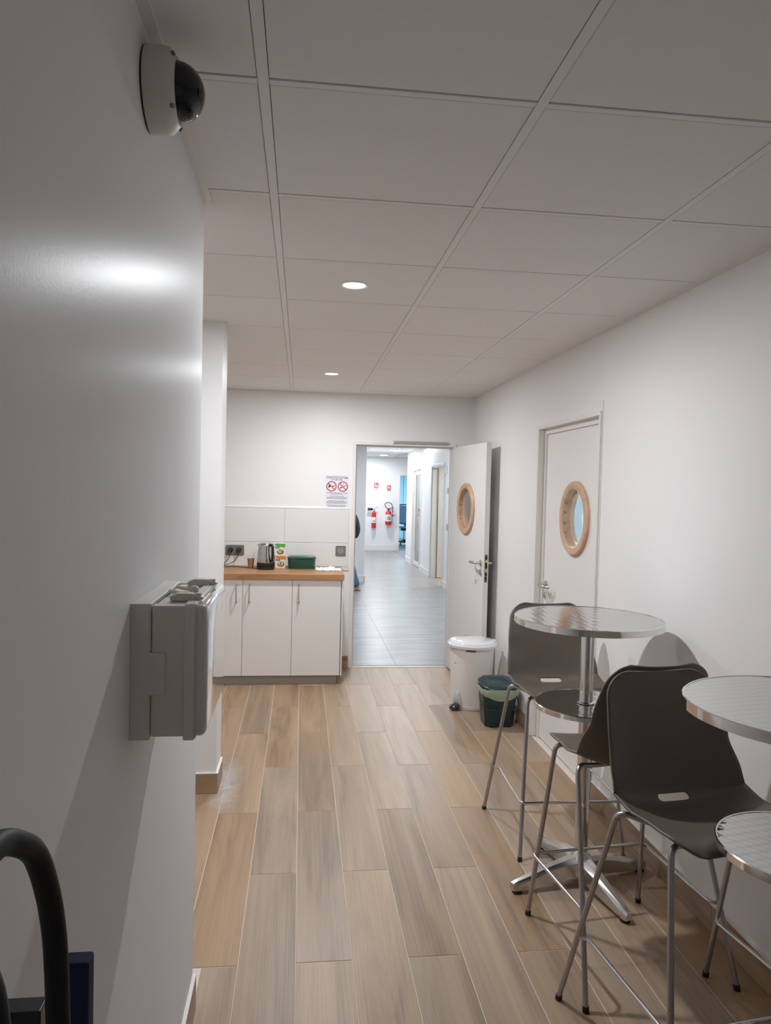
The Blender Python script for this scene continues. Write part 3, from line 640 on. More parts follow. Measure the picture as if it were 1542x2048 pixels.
for k in range(22): link('slat', at(B(-0.060, 0.060, -0.001, 0.001, 0.0, 2.13), (0.1+0.125*k, 0, 0), Matrix.Rotation(0.35, 4, 'Z')), mat('blind_slat', (0.62, 0.88, 0.97), 0.6), bl)
link('head_rail', B(0.0, 2.85, -0.03, 0.038, 2.131, 2.158), M_WHITE, bl)

# ------------------------------------------------------------------ downlights
def downlight(x, y, z, r, label, watts, col, group, power=None):
    t = thing('downlight', label, 'ceiling light', (x, y, z), 0, group)
    link('trim_ring', lathe([(r, -0.001), (r+0.007, -0.0045), (r+0.011, -0.004), (r+0.012, 0.0), (r, 0.0), (r, -0.001)], 'z', n=36, cap=False), mat('ring_white', (0.8, 0.8, 0.8), 0.3), t, smooth=True)
    link('diffuser', lathe([(0.001, -0.0008), (r, -0.0008), (r, 0.0), (0.001, 0.0)], 'z', n=36), mat('lamp_diffuser', (1, 1, 1), 0.5, emit=22.0, ecol=(1.0, 0.985, 1.0)), t)
    if watts: area_light('lamp', (x, y, z-0.006), r*2, watts, col, parent=t)
    return t
downlight(0.202, 3.080, ZC, 0.046, 'round recessed downlight in the ceiling nearer the viewer', DOWNLIGHT_W, (0.93, 0.96, 1.0), 'recessed kitchen downlights')
downlight(0.206, 5.490, ZC, 0.046, 'round recessed downlight in the ceiling close to the back wall', DOWNLIGHT_W, (0.93, 0.96, 1.0), 'recessed kitchen downlights')
downlight(2.01, 15.8, HC, 0.11, 'wide ceiling lamp in the hall, the nearer of two', 0, None, 'hall ceiling lamps')
downlight(2.03, 18.2, HC, 0.11, 'wide ceiling lamp in the hall close to the end wall', 0, None, 'hall ceiling lamps')

# ------------------------------------------------------------------ kitchenette
ZW = 0.915
YD = 6.010                                   # face of the cupboard doors
splash = [(-1.286, -0.7155), (-0.7125, -0.1430), (-0.1400, 0.4300)]
bsr = struct('trim_12', B(-1.29, 0.4315, YB-0.0045, YB-0.0002, ZW-0.02, 1.4355), mat('tile_joint', (0.60, 0.58, 0.56), 0.8))
for (x0, x1) in splash:
    for (z0, z1) in ((1.1325, 1.434), (ZW+0.002, 1.1300)):
        link('wall_tile', B(x0, x1, YB-0.009, YB-0.004, z0, z1), M_TILE, bsr, bevel=0.0012)
link('wall_tile', B(0.372, 0.43, YB-0.009, YB-0.004, 0.885, ZW+0.001), M_TILE, bsr)
struct('trim_13', B(-1.29, 0.4345, YB-0.0115, YB-0.0002, 1.4358, 1.4430), mat('edge_profile_white', (0.9, 0.9, 0.9), 0.35))
struct('trim_14', B(0.4318, 0.4365, YB-0.0115, YB-0.0002, 0.885, 1.4356), MATS['edge_profile_white'])

wt = thing('worktop', 'oiled wood worktop with square front edge along the back wall', 'worktop', (0, 0, 0))
xs = -1.30
nst = 14
for i in range(1):
    bm = B(-(6.572), -(5.992), -0.90, 0.365, 0.867, ZW)
    o = link('board', bm, M_OAK, wt, bevel=0.002); o.rotation_euler = (0, 0, -PI/2)
ux = [-1.255, -0.856, -0.457, -0.058, 0.341]
kick = thing('plinth_board', 'taupe plinth board under the row of white base cupboards', 'plinth', (0, 0, 0))
link('board', B(-0.856, 0.316, 6.035, 6.050, 0.0005, 0.074), mat('plinth_taupe', (0.30, 0.26, 0.235), 0.5), kick)
for i in range(1, 4):
    x0, x1 = ux[i], ux[i+1]
    where = ['behind the pier, farthest left', 'partly hidden behind the wall box', 'in the middle of the row', 'at the right end of the row'][i]
    t = thing('base_cupboard', 'white base cupboard with bar handle, ' + where, 'cupboard', (x0, 0, 0), 0, 'white base cupboards under the worktop')
    link('body', B(0.0005, x1-x0-0.0005, YD+0.019, 6.57, 0.0755, 0.866), M_WHITE, t)
    dr = link('door', B(0.0015, x1-x0-0.0015, YD, YD+0.0185, 0.077, 0.8655), M_WHITE, t, bevel=0.0015)
    hx = 0.349 if i == 1 else 0.054
    link('handle', tube(fillet([(hx, YD, 0.823), (hx, YD-0.030, 0.823), (hx, YD-0.030, 0.683), (hx, YD, 0.683)], 0.004, 3), 0.0050, 8), M_NICKEL, dr, smooth=True)
    for z_ in (0.823, 0.683): link('handle_foot', lathe([(0.0085, YD-0.004), (0.0085, YD-0.0002)], 'y', (hx, 0, z_), 12), M_NICKEL, dr)
ep = thing('end_panel', 'white end panel closing the right side of the cupboards', 'panel', (0.3415, 0, 0))
link('board', B(0.0, 0.017, YD+0.004, 6.572, 0.075, 0.866), M_WHITE, ep, bevel=0.0012)
link('hinge_gap_strip', B(0.0005, 0.004, YD+0.002, YD+0.0035, 0.08, 0.86), mat('gap_dark', (0.05, 0.05, 0.05), 0.8), ep)

# kettle
kx, ky = -0.292, 6.34
kt_ = thing('kettle', 'steel kettle with black handle and base on the worktop', 'kettle', (kx, ky, ZW))
link('power_base', lathe([(0.068, 0.0), (0.076, 0.004), (0.076, 0.022), (0.070, 0.028)], 'z', n=40), M_BLACK, kt_, smooth=True)
link('lower_band', lathe([(0.0755, 0.030), (0.0765, 0.033), (0.0735, 0.058)], 'z', n=40), M_BLACK, kt_, smooth=True)
link('jug', lathe([(0.0735, 0.0585), (0.0740, 0.062), (0.071, 0.10), (0.066, 0.15), (0.0615, 0.20), (0.0600, 0.212), (0.057, 0.216)], 'z', n=44), M_KET, kt_, smooth=True)
link('lid', lathe([(0.056, 0.2165), (0.053, 0.222), (0.030, 0.227), (0.001, 0.228)], 'z', n=40), M_KET, kt_, smooth=True)
ha = -0.95
hd = Vector((math.cos(ha), math.sin(ha), 0))
def hp(r, z): return (hd.x*r, hd.y*r, z)
link('handle', tube(fillet([hp(0.055, 0.205), hp(0.100, 0.214), hp(0.106, 0.15), hp(0.098, 0.085), hp(0.070, 0.066)], 0.025), [0.011]*30, 10) if False else tube(fillet([hp(0.052, 0.205), hp(0.102, 0.216), hp(0.108, 0.14), hp(0.096, 0.080), hp(0.066, 0.068)], 0.028), 0.0115, 10), M_BLACK, kt_, smooth=True)
link('handle_strip', at(B(-0.017, 0.017, -0.002, 0.003, 0.06, 0.205), hp(0.0675, 0), Matrix.Rotation(ha+PI/2, 4, 'Z') @ Matrix.Rotation(-0.085, 4, 'X')), M_BLACK, kt_, bevel=0.002)
link('spout', prism([(0.0, 0.17), (0.0, 0.213), (-0.020, 0.213)], 'y', -0.018, 0.018), M_KET, kt_)
kids(kt_)[-1].location = (-0.055, 0.02, 0)

# paper cup and stirrers
cup = thing('paper_cup', 'brown paper cup left of the kettle', 'cup', (-0.423, 6.43, ZW))
link('cup_wall', lathe([(0.001, 0.003), (0.0215, 0.003), (0.0300, 0.078), (0.0312, 0.080), (0.0300, 0.0815), (0.0230, 0.0), (0.001, 0.0)][::-1] if False else [(0.001, 0.0), (0.0225, 0.0), (0.0305, 0.078), (0.0320, 0.081), (0.0300, 0.081), (0.0290, 0.078), (0.0210, 0.004), (0.001, 0.004)], 'z', n=28), mat('kraft_paper', (0.38, 0.21, 0.11), 0.7), cup, smooth=True)
for i, (a, ln) in enumerate(((2.6, 0.135), (3.3, 0.125), (1.9, 0.13), (0.5, 0.12), (4.2, 0.118))):
    d = Vector((math.cos(a), math.sin(a)*0.6, 0))
    p0 = Vector((-0.423, 6.43, ZW+0.006))-d*0.010; p1 = Vector((-0.423, 6.43, ZW+ln))+d*0.036*(1 if ln > 0.12 else 0.8)
    st = link('stirrer', tube([p0-Vector((-0.423, 6.43, ZW)), p1-Vector((-0.423, 6.43, ZW))], 0.0026, 6), mat('birch_stick', (0.82, 0.72, 0.58), 0.6), None, loc=(-0.423, 6.43, ZW))
    tag(st, 'thin birch stirrer standing in the brown paper cup', 'stirrer', 'stirrers in the paper cup')

# tea boxes, one on the other
def tea_box(z, name_lab, band, fruit, dx):
    t = thing('tea_box', name_lab, 'box', (-0.172+dx, 6.47, z), 0)
    wd_, h_, dp = 0.047, 0.107, 0.035
    link('carton', B(-wd_, wd_, -dp, dp, 0, h_), mat('carton_white', (0.80, 0.79, 0.77), 0.5), t, bevel=0.001)
    link('top_band', prism([(-wd_+0.004, h_-0.002), (wd_-0.001, h_-0.002), (wd_-0.001, h_-0.034), (0.012, h_-0.034), (-wd_+0.004, h_-0.018)], 'y', -dp-0.0006, -dp-0.0001), band, t)
    link('brand_oval', at(lathe([(0.001, 0), (0.021, 0), (0.021, 0.0005), (0.001, 0.0005)], 'y', n=24, sy=0.52), (-0.022, -dp-0.0012, h_-0.036)), mat('deep_teal', (0.01, 0.16, 0.16), 0.4), t)
    link('brand_oval_inner', at(lathe([(0.001, 0), (0.014, 0), (0.014, 0.0004), (0.001, 0.0004)], 'y', n=20, sy=0.25), (-0.022, -dp-0.0018, h_-0.036)), mat('pale_mint', (0.55, 0.75, 0.68), 0.5), t)
    link('bowl_rim', at(lathe([(0.001, 0), (0.031, 0), (0.031, 0.0005), (0.001, 0.0005)], 'y', n=24, sy=0.72), (0.004, -dp-0.0012, 0.034)), mat('dark_bowl', (0.10, 0.06, 0.03), 0.5), t)
    link('bowl_filling', at(lathe([(0.001, 0), (0.026, 0), (0.026, 0.0005), (0.001, 0.0005)], 'y', n=24, sy=0.68), (0.002, -dp-0.0018, 0.037)), fruit, t)
    rz = random.Random(int(z*1000))
    for k in range(5):
        link('garnish', at(lathe([(0.001, 0), (0.0065, 0), (0.0065, 0.0004), (0.001, 0.0004)], 'y', n=10, sy=0.7), (0.002+rz.uniform(-0.017, 0.017), -dp-0.0024-0.0001*k, 0.037+rz.uniform(-0.010, 0.010))), [mat('garnish_light', (0.85, 0.75, 0.45), 0.5), mat('garnish_dark', (0.10, 0.12, 0.03), 0.5)][k % 2], t)
    link('sprig', tube([(0.030, -dp-0.001, h_-0.045), (0.040, -dp-0.001, h_-0.038), (0.036, -dp-0.001, h_-0.052)], 0.0012, 5), MATS['deep_teal'], t)
    return t
tea_box(ZW, 'white carton with orange band and bowl picture, lower of two beside the kettle', mat('band_orange', (0.80, 0.20, 0.04), 0.5), mat('filling_orange', (0.75, 0.32, 0.06), 0.5), 0.003)
tea_box(ZW+0.108, 'white carton with green band and bowl picture, upper of two beside the kettle', mat('band_green', (0.13, 0.38, 0.06), 0.5), mat('filling_olive', (0.48, 0.40, 0.05), 0.5), -0.004)

# translucent green storage box
M_GRN = mat('translucent_green', (0.003, 0.070, 0.048), 0.12, coat=0.4, alpha=0.9)
gb = thing('storage_box', 'dark translucent green box with lid on the worktop', 'storage box', (0.014, 6.425, ZW))
def rr3(x, y, r, z): return [(p[0], p[1], z) for p in rrect(-x, x, -y, y, r, 4)]
link('tub', loft([rr3(0.112, 0.062, 0.02, 0.0), rr3(0.116, 0.066, 0.022, 0.01), rr3(0.119, 0.069, 0.024, 0.088), rr3(0.114, 0.064, 0.020, 0.088), rr3(0.108, 0.058, 0.018, 0.006)]), M_GRN, gb, smooth=True)
link('lid', loft([rr3(0.122, 0.072, 0.024, 0.0885), rr3(0.124, 0.074, 0.025, 0.092), rr3(0.124, 0.074, 0.025, 0.101), rr3(0.108, 0.058, 0.02, 0.112), rr3(0.05, 0.03, 0.015, 0.113)]), mat('lid_green', (0.015, 0.085, 0.07), 0.14, coat=0.4, alpha=0.95), gb, smooth=True)
link('content', B(-0.055, 0.065, -0.045, 0.045, 0.008, 0.070), mat('content_green', (0.01, 0.15, 0.10), 0.5), gb, bevel=0.004)

# crumpled sheet
bm = bmesh.new(); rz = random.Random(11); nx, ny = 16, 9; V = []
for j in range(ny+1):
    V.append([bm.verts.new((0.003+0.212*i/nx+rz.uniform(-.002, .002), 0.165*j/ny+rz.uniform(-.002, .002), 0.0015+rz.random()*0.010*(0.4+1.2*(j/ny))+ (0.020*math.exp(-((i-10)/2.0)**2-((j-8)/2.0)**2)))) for i in range(nx+1)])
for j in range(ny):
    for i in range(nx): bm.faces.new((V[j][i], V[j][i+1], V[j+1][i+1], V[j+1][i]))
ps = link('paper_sheet', bm, mat('thin_white_sheet', (0.80, 0.79, 0.80), 0.35), loc=(0.136, 6.245, ZW))
so = ps.modifiers.new('thick', 'SOLIDIFY'); so.thickness = 0.0008
tag(ps, 'crumpled white sheet lying at the right end of the worktop', 'sheet')

# sockets
M_PLATE = mat('anthracite_plate', (0.165, 0.150, 0.140), 0.4)
dsk = thing('double_socket', 'grey double socket plate above the left of the worktop', 'socket', (-0.574, YB-0.0092, 1.055))
link('plate', prism(rrect(-0.080, 0.080, -0.045, 0.045, 0.008, 3), 'y', -0.009, 0.0), M_PLATE, dsk, bevel=0.0015)
for x_ in (-0.036, 0.036): link('socket_well', lathe([(0.026, -0.0105), (0.026, -0.0092)], 'y', (x_, 0, 0.002), 24), mat('well_grey', (0.10, 0.095, 0.09), 0.5), dsk)
ssk = thing('single_socket', 'grey square socket plate beside the doorway', 'socket', (0.360, YB-0.0092, 1.060))
link('plate', prism(rrect(-0.045, 0.045, -0.045, 0.045, 0.007, 3), 'y', -0.009, 0.0), M_PLATE, ssk, bevel=0.0015)
link('inner_frame', prism(rrect(-0.036, 0.036, -0.036, 0.036, 0.006, 3), 'y', -0.0105, -0.0092), mat('socket_mid_grey', (0.20, 0.185, 0.175), 0.4), ssk)
link('socket_disc', lathe([(0.025, -0.0135), (0.025, -0.0106)], 'y', (0, 0, 0), 28), mat('socket_light_grey', (0.30, 0.28, 0.26), 0.4), ssk, smooth=True)
link('earth_pin', B(-0.0025, 0.0025, -0.0175, -0.0136, -0.014, 0.014), M_PLATE, ssk)
for i, (x_, path, lab) in enumerate(((-0.610, [(0, -0.05, 0), (0.0, -0.055, -0.03), (-0.012, -0.05, -0.075), (-0.05, -0.05, -0.115), (-0.10, -0.05, -0.1345)], 'black plug with cable in the left socket of the double plate'),
                                     (-0.538, [(0, -0.05, 0), (0.002, -0.055, -0.035), (-0.02, -0.05, -0.08), (-0.075, -0.05, -0.118), (-0.16, -0.06, -0.1345)], 'black plug with cable in the right socket of the double plate'))):
    pg = thing('plug', lab, 'plug', (x_, YB-0.021, 1.057))
    link('body', lathe([(0.021, 0), (0.021, -0.012), (0.014, -0.034), (0.010, -0.040)], 'y', n=20), M_BLACK, pg, smooth=True)
    link('grip', tube([(0, -0.03, 0.0), (0, -0.042, -0.03)], [0.010, 0.006], 10), M_BLACK, pg, smooth=True)
    link('cable', tube(smooth_path([(p[0], p[1]+0.008, p[2]) for p in path[1:]], 6), 0.0028, 6), M_RUBBER, pg, smooth=True)
kc = link('kettle_cable', tube(smooth_path([(0.055, -0.02, 0.008), (0.0, 0.035, 0.0035), (-0.07, 0.085, 0.0035), (-0.13, 0.10, 0.0075), (-0.20, 0.12, 0.0035), (-0.30, 0.11, 0.0035)], 6), 0.0030, 6), M_RUBBER, None, smooth=True, loc=(-0.42, 6.34, ZW))
tag(kc, 'black kettle cable lying across the worktop towards the pier', 'cable')

# no-smoking notice
M_RED = mat('print_red', (0.50, 0.03, 0.025), 0.5); M_INK = mat('print_black', (0.03, 0.028, 0.03), 0.5); M_LINE = mat('print_faint', (0.16, 0.155, 0.175), 0.5)
M_PAP = mat('laminated_paper', (0.74, 0.74, 0.80), 0.35)
ns = thing('smoking_ban_notice', 'white laminated no smoking and no vaping notice beside the doorway', 'notice', (0.3165, YB-0.0006, 1.588))
link('sheet', B(-0.105, 0.105, -0.0010, 0.0, -0.1475, 0.1475), M_PAP, ns)
yq = -0.0016
text_mesh('title', 'INTERDICTION DE FUMER', 0.0170, M_INK, ns, (0, yq, 0.121), UP)
text_mesh('title', 'ET VAPOTER', 0.0170, M_INK, ns, (0, yq, 0.103), UP)
for i, cx in enumerate((-0.050, 0.052)):
    link('ban_ring', at(loft([[(r_*math.cos(2*PI*k/40), t_, r_*math.sin(2*PI*k/40)) for k in range(40)] for r_, t_ in ((0.046, 0.0), (0.046, -0.0006), (0.0375, -0.0006), (0.0375, 0.0))], cap=False), (cx, yq+0.0005, 0.049)), M_RED, ns)
    link('ban_bar', at(B(-0.042, 0.042, -0.0008, -0.0003, -0.0036, 0.0036), (cx, yq+0.0001, 0.049), Matrix.Rotation(PI/4, 4, 'Y')), M_RED, ns)
link('vape_mark', prism([(-0.030, 0.000), (-0.021, 0.008), (-0.030, 0.017), (-0.024, 0.020), (-0.010, 0.006), (-0.010, -0.004), (-0.024, -0.014), (-0.030, -0.010)], 'y', -0.0004, -0.0001), M_INK, ns)
kids(ns)[-1].location = (-0.048, yq+0.0002, 0.050)
link('vape_mark', at(B(-0.006, 0.024, -0.0004, -0.0001, -0.003, 0.004), (-0.042, yq+0.0002, 0.050), Matrix.Rotation(-0.12, 4, 'Y')), M_INK, ns)
link('cigarette', at(B(-0.028, -0.006, -0.0004, -0.0001, -0.0045, 0.0045), (0.052, yq+0.0002, 0.046), Matrix.Rotation(-0.42, 4, 'Y')), M_INK, ns)
link('cigarette', at(B(0.008, 0.034, -0.0004, -0.0001, -0.0022, 0.0022), (0.052, yq+0.0002, 0.046), Matrix.Rotation(-0.42, 4, 'Y')), M_INK, ns)
link('smoke_wisp', tube(smooth_path([(0.060, yq, 0.056), (0.056, yq, 0.064), (0.062, yq, 0.070), (0.058, yq, 0.076)], 4), 0.0011, 5), M_LINE, ns)
rz = random.Random(5)
for z_, w_ in ((-0.009, 0.092), (-0.020, 0.052), (-0.039, 0.062), (-0.050, 0.090), (-0.060, 0.085), (-0.081, 0.072), (-0.091, 0.090), (-0.101, 0.090), (-0.120, 0.085), (-0.130, 0.075)):
    x_ = -w_
    while x_ < w_-0.006:
        ww = min(rz.uniform(0.008, 0.024), w_-x_)
        link('text_line', B(x_, x_+ww, yq, yq+0.0004, z_-0.0022, z_+0.0022), M_LINE, ns); x_ += ww+0.0035
link('top_rule', B(-0.098, 0.080, yq, yq+0.0004, 0.139, 0.1415), M_LINE, ns)

# ------------------------------------------------------------------ bins
wb = thing('pedal_bin', 'tall white oval pedal bin in the corner behind the open door', 'bin', (1.307, 5.400, 0))
link('body', lathe([(0.148, 0.0), (0.152, 0.004), (0.155, 0.03), (0.158, 0.20), (0.166, 0.445), (0.166, 0.455)], 'z', n=56), mat('bin_white', (0.78, 0.755, 0.73), 0.38), wb, smooth=True)
link('base_ring', lathe([(0.1535, 0.026), (0.1565, 0.028), (0.1535, 0.030)], 'z', n=56, cap=False), MATS['bin_white'], wb)
link('lid_rim', lathe([(0.168, 0.452), (0.184, 0.458), (0.188, 0.468), (0.187, 0.480), (0.180, 0.486), (0.150, 0.486)], 'z', n=56), mat('lid_white', (0.80, 0.80, 0.83), 0.12, coat=0.7), wb, smooth=True)
link('lid', lathe([(0.176, 0.4865), (0.170, 0.498), (0.150, 0.507), (0.10, 0.513), (0.001, 0.515)], 'z', n=56), MATS['lid_white'], wb, smooth=True)
link('lid_groove', tube([(0.166*math.cos(a)*0.98, 0.166*math.sin(a)*0.98, 0.5) for a in ()] or smooth_path([(-0.085, 0.060, 0.5135), (-0.02, 0.090, 0.5140), (0.06, 0.108, 0.5105)], 6), 0.0011, 5), mat('groove_grey', (0.22, 0.22, 0.23), 0.6), wb)
link('vent_cap', lathe([(0.017, 0.0), (0.017, 0.0016), (0.001, 0.0016)], 'z', (-0.012, 0.128, 0.5095), 20), mat('vent_grey', (0.35, 0.34, 0.33), 0.5), wb)
link('lid_lip', at(B(-0.035, 0.035, -0.006, 0.006, -0.006, 0.004), (-0.045, -0.158, 0.4495), Matrix.Rotation(-0.28, 4, 'Z')), MATS['gap_dark'], wb)
link('hinge', B(0.140, 0.196, 0.020, 0.075, 0.430, 0.492), MATS['bin_white'], wb, bevel=0.006)
def on_body(a, z, off): return ((0.1565+off)*math.cos(a), (0.1565+off)*math.sin(a), z)
pa = -2.50
arch = []
bm = bmesh.new(); cols = []
for i in range(13):
    u = -1+2*i/12; a = pa+u*0.28; top = 0.035+0.105*math.sqrt(max(0, 1-u*u))
    cols.append([bm.verts.new(on_body(a, z_, 0.0035)) for z_ in (0.001, 0.001+(top-0.001)*0.5, top)])
for c0, c1 in zip(cols[:-1], cols[1:]):
    for j in range(2): bm.faces.new((c0[j], c1[j], c1[j+1], c0[j+1]))
ar = link('niche_shade_patch', bm, mat('niche_shade', (0.50, 0.48, 0.47), 0.5), wb, smooth=True); so = ar.modifiers.new('s', 'SOLIDIFY'); so.thickness = 0.003  # raised arch patch, the shade of a pedal recess put into its colour
pdl = [(math.cos(pa)*r_, math.sin(pa)*r_) for r_ in (0.15, 0.22)]
rings = []
for r_, hw, zc_, hh in ((0.150, 0.026, 0.030, 0.012), (0.175, 0.036, 0.030, 0.018), (0.200, 0.036, 0.024, 0.018), (0.216, 0.026, 0.018, 0.012), (0.222, 0.012, 0.014, 0.006)):
    tx, ty = -math.sin(pa), math.cos(pa)
    rings.append([(math.cos(pa)*r_+tx*hw*math.cos(q), math.sin(pa)*r_+ty*hw*math.cos(q), zc_+hh*math.sin(q)) for q in [2*PI*k/14 for k in range(14)]])
link('pedal', loft(rings), mat('pedal_black', (0.012, 0.012, 0.018), 0.15, coat=0.5), wb, smooth=True)
sa = -2.62
link('sticker', loft([[on_body(sa+da, z_, 0.0062) for z_ in (0.322, 0.352)] for da in (-0.13, -0.06, 0.0, 0.07)], cap=False, closed=False), lab_w, wb)
for k, da in enumerate((-0.08, -0.04, 0.03)): link('sticker_mark', loft([[on_body(sa+da+dd, z_, 0.0075) for z_ in (0.338, 0.347)] for dd in (0, 0.025 if k < 2 else 0.015)], cap=False, closed=False), M_INK, wb)

M_DG = mat('dark_green_plastic', (0.006, 0.032, 0.034), 0.30); M_DGL = mat('lid_dark_teal', (0.007, 0.034, 0.037), 0.33)
cb = thing('compost_caddy', 'small dark green caddy with pale green liner beside the white bin', 'bin', (1.392, 4.965, 0))
def oct_(x, y, c, z): return [(x-c, -y, z), (x, -y+c, z), (x, y-c, z), (x-c, y, z), (-x+c, y, z), (-x, y-c, z), (-x, -y+c, z), (-x+c, -y, z)]
link('tub', loft([oct_(0.098, 0.088, 0.030, 0.0), oct_(0.102, 0.092, 0.032, 0.012), oct_(0.118, 0.108, 0.036, 0.235), oct_(0.122, 0.112, 0.036, 0.240), oct_(0.122, 0.112, 0.036, 0.262), oct_(0.116, 0.106, 0.034, 0.262), oct_(0.095, 0.085, 0.03, 0.008)]), M_DG, cb, bevel=0.004)
lidr = [[(x*k_, y*k_-0.0, z_ + (y*k_)*0.16) for x, y, _ in oct_(0.126, 0.116, 0.045, 0)] for k_, z_ in ((0.97, 0.272), (1.0, 0.276), (1.0, 0.288), (0.93, 0.297), (0.55, 0.300), (0.50, 0.294), (0.1, 0.294))]
link('lid', loft(lidr), M_DGL, cb, smooth=True, auto=50)
rz = random.Random(2); path = []
base = oct_(0.126, 0.116, 0.036, 0)
rings = []
for lev, (off, z_, amp) in enumerate(((0.001, 0.266, 0.003), (0.007, 0.257, 0.005), (0.006, 0.240, 0.007), (0.003, 0.228, 0.006), (0.0005, 0.232, 0.006))):
    ring = []
    for k in range(8):
        a, b = Vector(base[k]), Vector(base[(k+1) % 8])
        for q in range(6):
            p = a.lerp(b, q/6); d = Vector((p.x, p.y, 0)).normalized()
            sag = 0.038*math.sin(PI*((p.x+0.126)/0.252)) if p.y < 0 else 0
            ring.append((p.x+d.x*(off+rz.uniform(0, amp*0.35)), p.y+d.y*(off+rz.uniform(0, amp*0.35)), z_-sag*(lev > 1)+rz.uniform(-amp, amp)*0.6))
    rings.append(ring)
link('liner', loft(rings, cap=False), mat('liner_pale_green', (0.40, 0.50, 0.33), 0.3, alpha=0.7), cb, smooth=True, auto=80)
link('bail_handle', tube(smooth_path([(-0.122, 0.03, 0.215), (-0.133, -0.02, 0.195), (-0.134, -0.07, 0.165), (-0.118, -0.105, 0.140), (-0.08, -0.122, 0.130), (0.0, -0.124, 0.128), (0.08, -0.122, 0.130), (0.118, -0.105, 0.140), (0.133, -0.07, 0.165), (0.133, -0.02, 0.195), (0.122, 0.03, 0.215)], 4), 0.0035, 6), M_DG, cb, smooth=True)

# ------------------------------------------------------------------ bar stools
def cr(P, t):
    n = len(P)-1; x = max(0, min(n-1e-6, t*n)); i = int(x); f = x-i
    g = lambda j: Vector(P[max(0, min(n, j))])
    p0, p1, p2, p3 = g(i-1), g(i), g(i+1), g(i+2)
    return 0.5*((2*p1)+(-p0+p2)*f+(2*p0-5*p1+4*p2-p3)*f*f+(-p0+3*p1-3*p2+p3)*f**3)
PROF = [(0.500, 0.698), (0.488, 0.710), (0.455, 0.717), (0.395, 0.712), (0.325, 0.702), (0.260, 0.695), (0.212, 0.694), (0.178, 0.704), (0.154, 0.728), (0.137, 0.766), (0.122, 0.822), (0.107, 0.890), (0.093, 0.958), (0.079, 1.022), (0.068, 1.070)]
pts = [cr([(0, y, z) for y, z in PROF], i/400) for i in range(401)]
S = [0.0]
for a, b in zip(pts[:-1], pts[1:]): S.append(S[-1]+(b-a).length)
TOT = S[-1]
def prof_at(s):
    s = max(0, min(TOT, s)); lo = 0
    import bisect
    i = min(399, max(0, bisect.bisect_right(S, s)-1)); f = (s-S[i])/max(1e-9, S[i+1]-S[i])
    p = pts[i].lerp(pts[i+1], f); a, b = pts[max(0, i-3)], pts[min(400, i+4)]
    t = (b-a).normalized(); n = Vector((0, t.z, -t.y))       # towards the sitter
    if n.z < 0 and n.y < 0: n = -n
    return p, n
def lerp_tab(tab, s):
    for (s0, v0), (s1, v1) in zip(tab[:-1], tab[1:]):
        if s <= s1: 
            f = max(0, (s-s0)/(s1-s0)); f = f*f*(3-2*f); return v0+(v1-v0)*f
    return tab[-1][1]
s_hole = min(range(401), key=lambda i: abs(pts[i].z-0.709)+abs(pts[i].y-0.170)*0.5); s_hole = S[s_hole]
WT = [(0, 0.200), (0.10, 0.208), (0.24, 0.220), (0.33, 0.222), (0.42, 0.219), (0.52, 0.206), (TOT, 0.187)]
CT = [(0, 0.008), (0.08, 0.018), (0.20, 0.034), (0.30, 0.055), (0.40, 0.062), (0.52, 0.036), (TOT, 0.010)]
def half_w(s):
    W = lerp_tab(WT, s)
    for d, r in ((s, 0.065), (TOT-s, 0.075)):
        if d < r: W = min(W, W-r+math.sqrt(max(0, r*r-(r-d)**2)))
    return W
def shell_pt(u, s):
    p, n = prof_at(s); c = lerp_tab(CT, s)
    return Vector((u*half_w(s), 0, 0))+p+n*(c*abs(u)**2.3)
def make_shell():
    ss = [0.0]
    while ss[-1] < TOT:
        d = min(ss[-1], TOT-ss[-1]); step = 0.0025 if d < 0.012 else 0.006 if d < 0.07 else 0.012
        if abs(ss[-1]-s_hole) < 0.03: step = 0.0028
        ss.append(min(TOT, ss[-1]+step))
    us = sorted(set([round(-1+2*i/40, 4) for i in range(41)] + [round(x_/0.217, 4) for x_ in [0.003*k-0.066 for k in range(45)]]))
    bm = bmesh.new(); hl, hh = 0.053, 0.0130
    def sdf(x, y):
        qx, qy = abs(x)-(hl-hh), abs(y)
        return math.hypot(max(qx, 0), qy)-hh
    par = [[(u*half_w(s), s-s_hole) for u in us] for s in ss]
    UV = [[[u, s] for u in us] for s in ss]
    n, m = len(ss), len(us)
    keep = [[sdf((par[i][j][0]+par[i+1][j+1][0])/2, (par[i][j][1]+par[i+1][j+1][1])/2) > 0 for j in range(m-1)] for i in range(n-1)]
    for i in range(n):
        for j in range(m):
            cells = [keep[a][b] for a in (i-1, i) for b in (j-1, j) if 0 <= a < n-1 and 0 <= b < m-1]
            if not all(cells) and any(cells):
                x, y = par[i][j]; d = sdf(x, y)
                qx = abs(x)-(hl-hh)
                if qx > 0: g = Vector((math.copysign(qx, x), y)).normalized() if math.hypot(qx, y) > 1e-6 else Vector((1, 0))
                else: g = Vector((0, math.copysign(1, y)))
                x2, y2 = x-g.x*d, y-g.y*d
                UV[i][j] = [x2/half_w(ss[i]), y2+s_hole]
    V = [[bm.verts.new(shell_pt(*UV[i][j])) for j in range(m)] for i in range(n)]
    for i in range(n-1):
        for j in range(m-1):
            if keep[i][j]:
                bm.faces.new((V[i][j], V[i][j+1], V[i+1][j+1], V[i+1][j]))
    bmesh.ops.delete(bm, geom=[v for v in bm.verts if not v.link_faces], context='VERTS')
    bmesh.ops.recalc_face_normals(bm, faces=bm.faces)
    up_ = sum((f.normal.z for f in bm.faces), 0.0)
    if up_ < 0: bmesh.ops.reverse_faces(bm, faces=bm.faces)
    return bm
Y0S = 0.265
def sp(x, y, z): return (x, y-Y0S, z)
